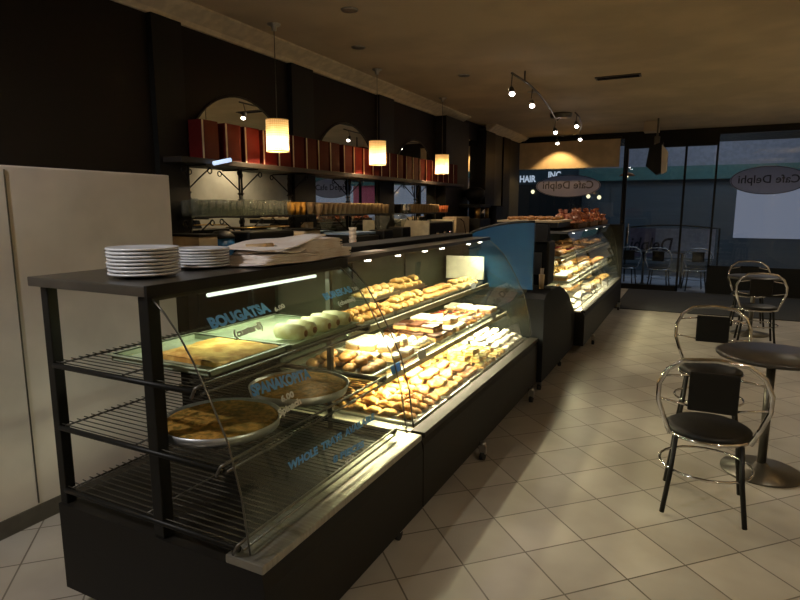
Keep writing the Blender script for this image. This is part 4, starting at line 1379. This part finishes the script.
# downlight that washes the blind, and recessed downlights over the room, some added as fill
dl = [(-2.5, 11.86, 'recessed downlight right above the cream blind'), (-1.93, 7.55, 'recessed downlight between the rail heads'),
      (1.6, 1.2, 'added downlight before the near tables, brightening the case fronts'), (1.2, -.8, 'added fill downlight behind the camera, over the aisle'), (-2.45, 3.3, 'recessed downlight over the staff side, beside nearest pendant lamp'), (-2.5, -.3, 'added downlight over the white cabinet, brightening plates and paper'), (-2.38, 3.9, 'recessed downlight over the back edge of the middle case, near one'), (-2.38, 6.3, 'recessed downlight over the curved-top cabinet'), (-2.84, 4.8, 'recessed downlight between the nearest two pendant lamps'), (1.7, 10.0, 'added downlight in the window corner, brightening the wall the mirrors reflect')]
for (x, y, lb) in dl:
    t = thing('downlight', lb, 'downlight', (x, y, ZC), group='recessed downlights')
    obj('ring', MB().lathe([(.045, -.006), (.062, -.006), (.065, 0), (.045, 0)], x, y, ZC - .001, 20), M['steel'], t)
    obj('lens', MB().lathe([(.044, -.003), (0, -.0035)], x, y, ZC - .001, 16), M['halogen'], t)
light('blind_downlight', 'SPOT', (-2.5, 11.86, 3.0), 60, (1.0, 0.62, 0.26), spot_size=math.radians(104), spot_blend=.35, shadow_soft_size=.03)

for y, w in ((.5, 'nearest'), (3.6, 'middle'), (6.7, 'farthest')):  # added sconces out of view, brightening ceiling and walls
    t = thing('added_wall_sconce', w + ' added brass sconce, out of view on the beige right wall', 'wall lamp', (2.4, y, 2.0), group='added wall sconces')
    obj('backplate', MB().box(2.37, 2.4, y - .05, y + .05, 1.95, 2.12, .005), M['brass'], t)
    obj('arm', MB().tube([(2.37, y, 2.02), (2.26, y, 2.00), (2.2, y, 2.05)], .008, 6), M['brass'], t)
    obj('lamp_shade', MB().lathe([(.05, 0), (.08, .16), (.077, .16), (.047, .0)], 2.2, y, 2.07, 20), M['shade'], t)
    obj('bulb', MB().lathe([(0, 0), (.02, .02), (0, .05)], 2.2, y, 2.07, 10), M['bulb'], t)

# hanging speaker near the door
t = thing('hanging_speaker', 'black wedge loudspeaker with pale front hanging near the shop door', 'speaker', (-.6, 10.6, 2.15))
pf = [(-.76, 2.28), (-.72, 2.60), (-.52, 2.66), (-.50, 2.18), (-.60, 2.14)]
obj('body', MB().prism(pf, 'y', 10.5, 10.78), M['black'], t)
obj('front', MB().prism([(-.535, 2.62), (-.44, 2.50), (-.44, 2.19), (-.52, 2.15)], 'y', 10.48, 10.7), M['white'], t, label='pale front, reflected light put into its colour')  # light caught on this face is put into its pale colour
obj('bracket', MB().box(-.66, -.58, 10.6, 10.68, 2.64, 2.76).tube([(-.62, 10.64, 2.74), (-.62, 10.64, ZC)], .015), M['steeldark'], t)
t = thing('ceiling_box', 'beige junction box on the ceiling above the speaker', 'box', (-.72, 10.2, ZC))
obj('body', MB().box(-.86, -.62, 10.9, 11.2, 2.88, ZC, .01), M['ceiling'], t)
t = thing('air_vent', 'thin grey air vent in ceiling near the right edge', 'vent', (-.9, 7.5, ZC))
obj('frame', MB().box(-1.10, -.62, 7.05, 7.20, ZC - .012, ZC - .001), M['steeldark'], t)
for k in range(3):
    obj('slat', MB().box(-1.08, -.64, 7.07 + k * .04, 7.09 + k * .04, ZC - .018, ZC - .012), M['panelgrey'], t)
# copper lantern outside the door
t = thing('copper_lantern', 'small copper lantern with bulb hanging outside beside the door', 'lantern', (-1.27, 12.9, 2.25))
obj('hood', MB().lathe([(.16, 0), (.10, .05), (.02, .08), (0, .09)], -1.27, 12.9, 2.25, 18), M['copper'], t)
obj('bulb', MB().lathe([(0, -.03), (.025, 0), (0, .03)], -1.27, 12.9, 2.24, 10), M['lamplit'], t)
obj('arm', MB().tube([(-1.27, YF + .1, 2.85), (-1.27, 12.75, 2.83), (-1.27, 12.9, 2.72), (-1.27, 12.9, 2.33)], .012, 6), M['copper'], t)

# ------------------------------------------------------------------ chairs and tables
def make_chair():
    t = thing('bistro_chair', 'x', 'chair')
    hoop = [(-.18, -.19, .45), (-.215, -.20, .54), (-.245, -.215, .63), (-.245, -.23, .72), (-.21, -.24, .80), (-.14, -.25, .855), (0, -.255, .87),
            (.14, -.25, .855), (.21, -.24, .80), (.245, -.23, .72), (.245, -.215, .63), (.215, -.20, .54), (.18, -.19, .45)]
    obj('back_hoop', MB().tube(hoop, .0125, 10), M['chrome'], t)
    br = MB().box(-.11, .11, -.238, -.222, .60, .80, .006)
    obj('backrest', br, M['black'], t)
    for s in (-1, 1):
        obj('back_bar', MB().tube([(s * .105, -.23, .78), (s * .238, -.23, .76)], .006, 6), M['chrome'], t)
        obj('back_bar', MB().tube([(s * .105, -.227, .62), (s * .24, -.216, .64)], .006, 6), M['chrome'], t)
    obj('seat', MB().lathe([(.19, 0), (.205, .012), (.205, .03), (.18, .045), (0, .048)], 0, 0, .42, 28), M['black'], t)
    obj('seat_ring', MB().tube([(.205 * math.cos(a), .205 * math.sin(a), .425) for a in [2 * PI * k / 24 for k in range(24)]], .010, 6, True), M['chrome'], t)
    for sx in (-1, 1):
        for sy in (-1, 1):
            obj('leg', MB().tube([(sx * .15, sy * .15, .42), (sx * .165, sy * .17, .22), (sx * .19, sy * .20, 0.012)], .0125, 8), M['black'], t)
    obj('foot_ring', MB().tube([(.225 * math.cos(a), .225 * math.sin(a), .24) for a in [2 * PI * k / 24 for k in range(24)]], .007, 6, True), M['chrome'], t)
    return Kit(t)


def make_table():
    t = thing('bistro_table', 'x', 'table')
    obj('table_top', MB().lathe([(.29, 0), (.30, .01), (.30, .022), (.285, .03), (0, .03)], 0, 0, .72, 36), M['tabletop'], t)
    obj('pole', MB().tube([(0, 0, .03), (0, 0, .72)], .025, 12), M['steeldark'], t)
    obj('base', MB().lathe([(.22, 0), (.22, .012), (.05, .03), (.03, .06)], 0, 0, 0.001, 28), M['steeldark'], t)
    return Kit(t)


kch, ktb = make_chair(), make_table()
for (x, y, rz, lb) in ((.15, 3.36, 0, 'chrome and black bistro chair at right edge of photo, nearest the camera'),
                       (.19, 4.62, PI, 'second chrome bistro chair, across the near table from the nearest chair'),
                       (1.35, 3.4, .1, 'bistro chair on the right side of the near tables, closest to camera'),
                       (1.35, 4.6, PI, 'bistro chair on the right side, beyond the right-hand near table'),
                       (.75, 7.9, 0, 'bistro chair at the far indoor table, on its near side'),
                       (.75, 9.1, PI, 'bistro chair at the far indoor table, on its window side')):
    kch.put((x, y, 0), rz, lb, 'bistro chairs indoors')
for (x, y, lb) in ((.48, 3.98, 'round dark bistro table beside the nearest chair'), (1.4, 4.0, 'round dark bistro table farther right, beside the near one'), (.75, 8.5, 'round dark bistro table at the far end by the window')):
    ktb.put((x, y, 0), 0, lb, 'bistro tables indoors')
for (x, y, rz, lb) in ((-1.2, 13.0, .3, 'dark bistro chair outside the glass door, leftmost'), (-.55, 12.95, -.1, 'dark bistro chair outside the glass door, in the middle'), (.1, 13.05, .2, 'dark bistro chair outside the glass door, rightmost')):
    kch.put((x, y, -.06), rz, lb, 'bistro chairs outdoors')
for (x, y, lb) in ((-.9, 13.55, 'round dark bistro table outside, left'), (-.15, 13.55, 'round dark bistro table outside, right')):
    ktb.put((x, y, -.06), 0, lb, 'bistro tables outdoors')
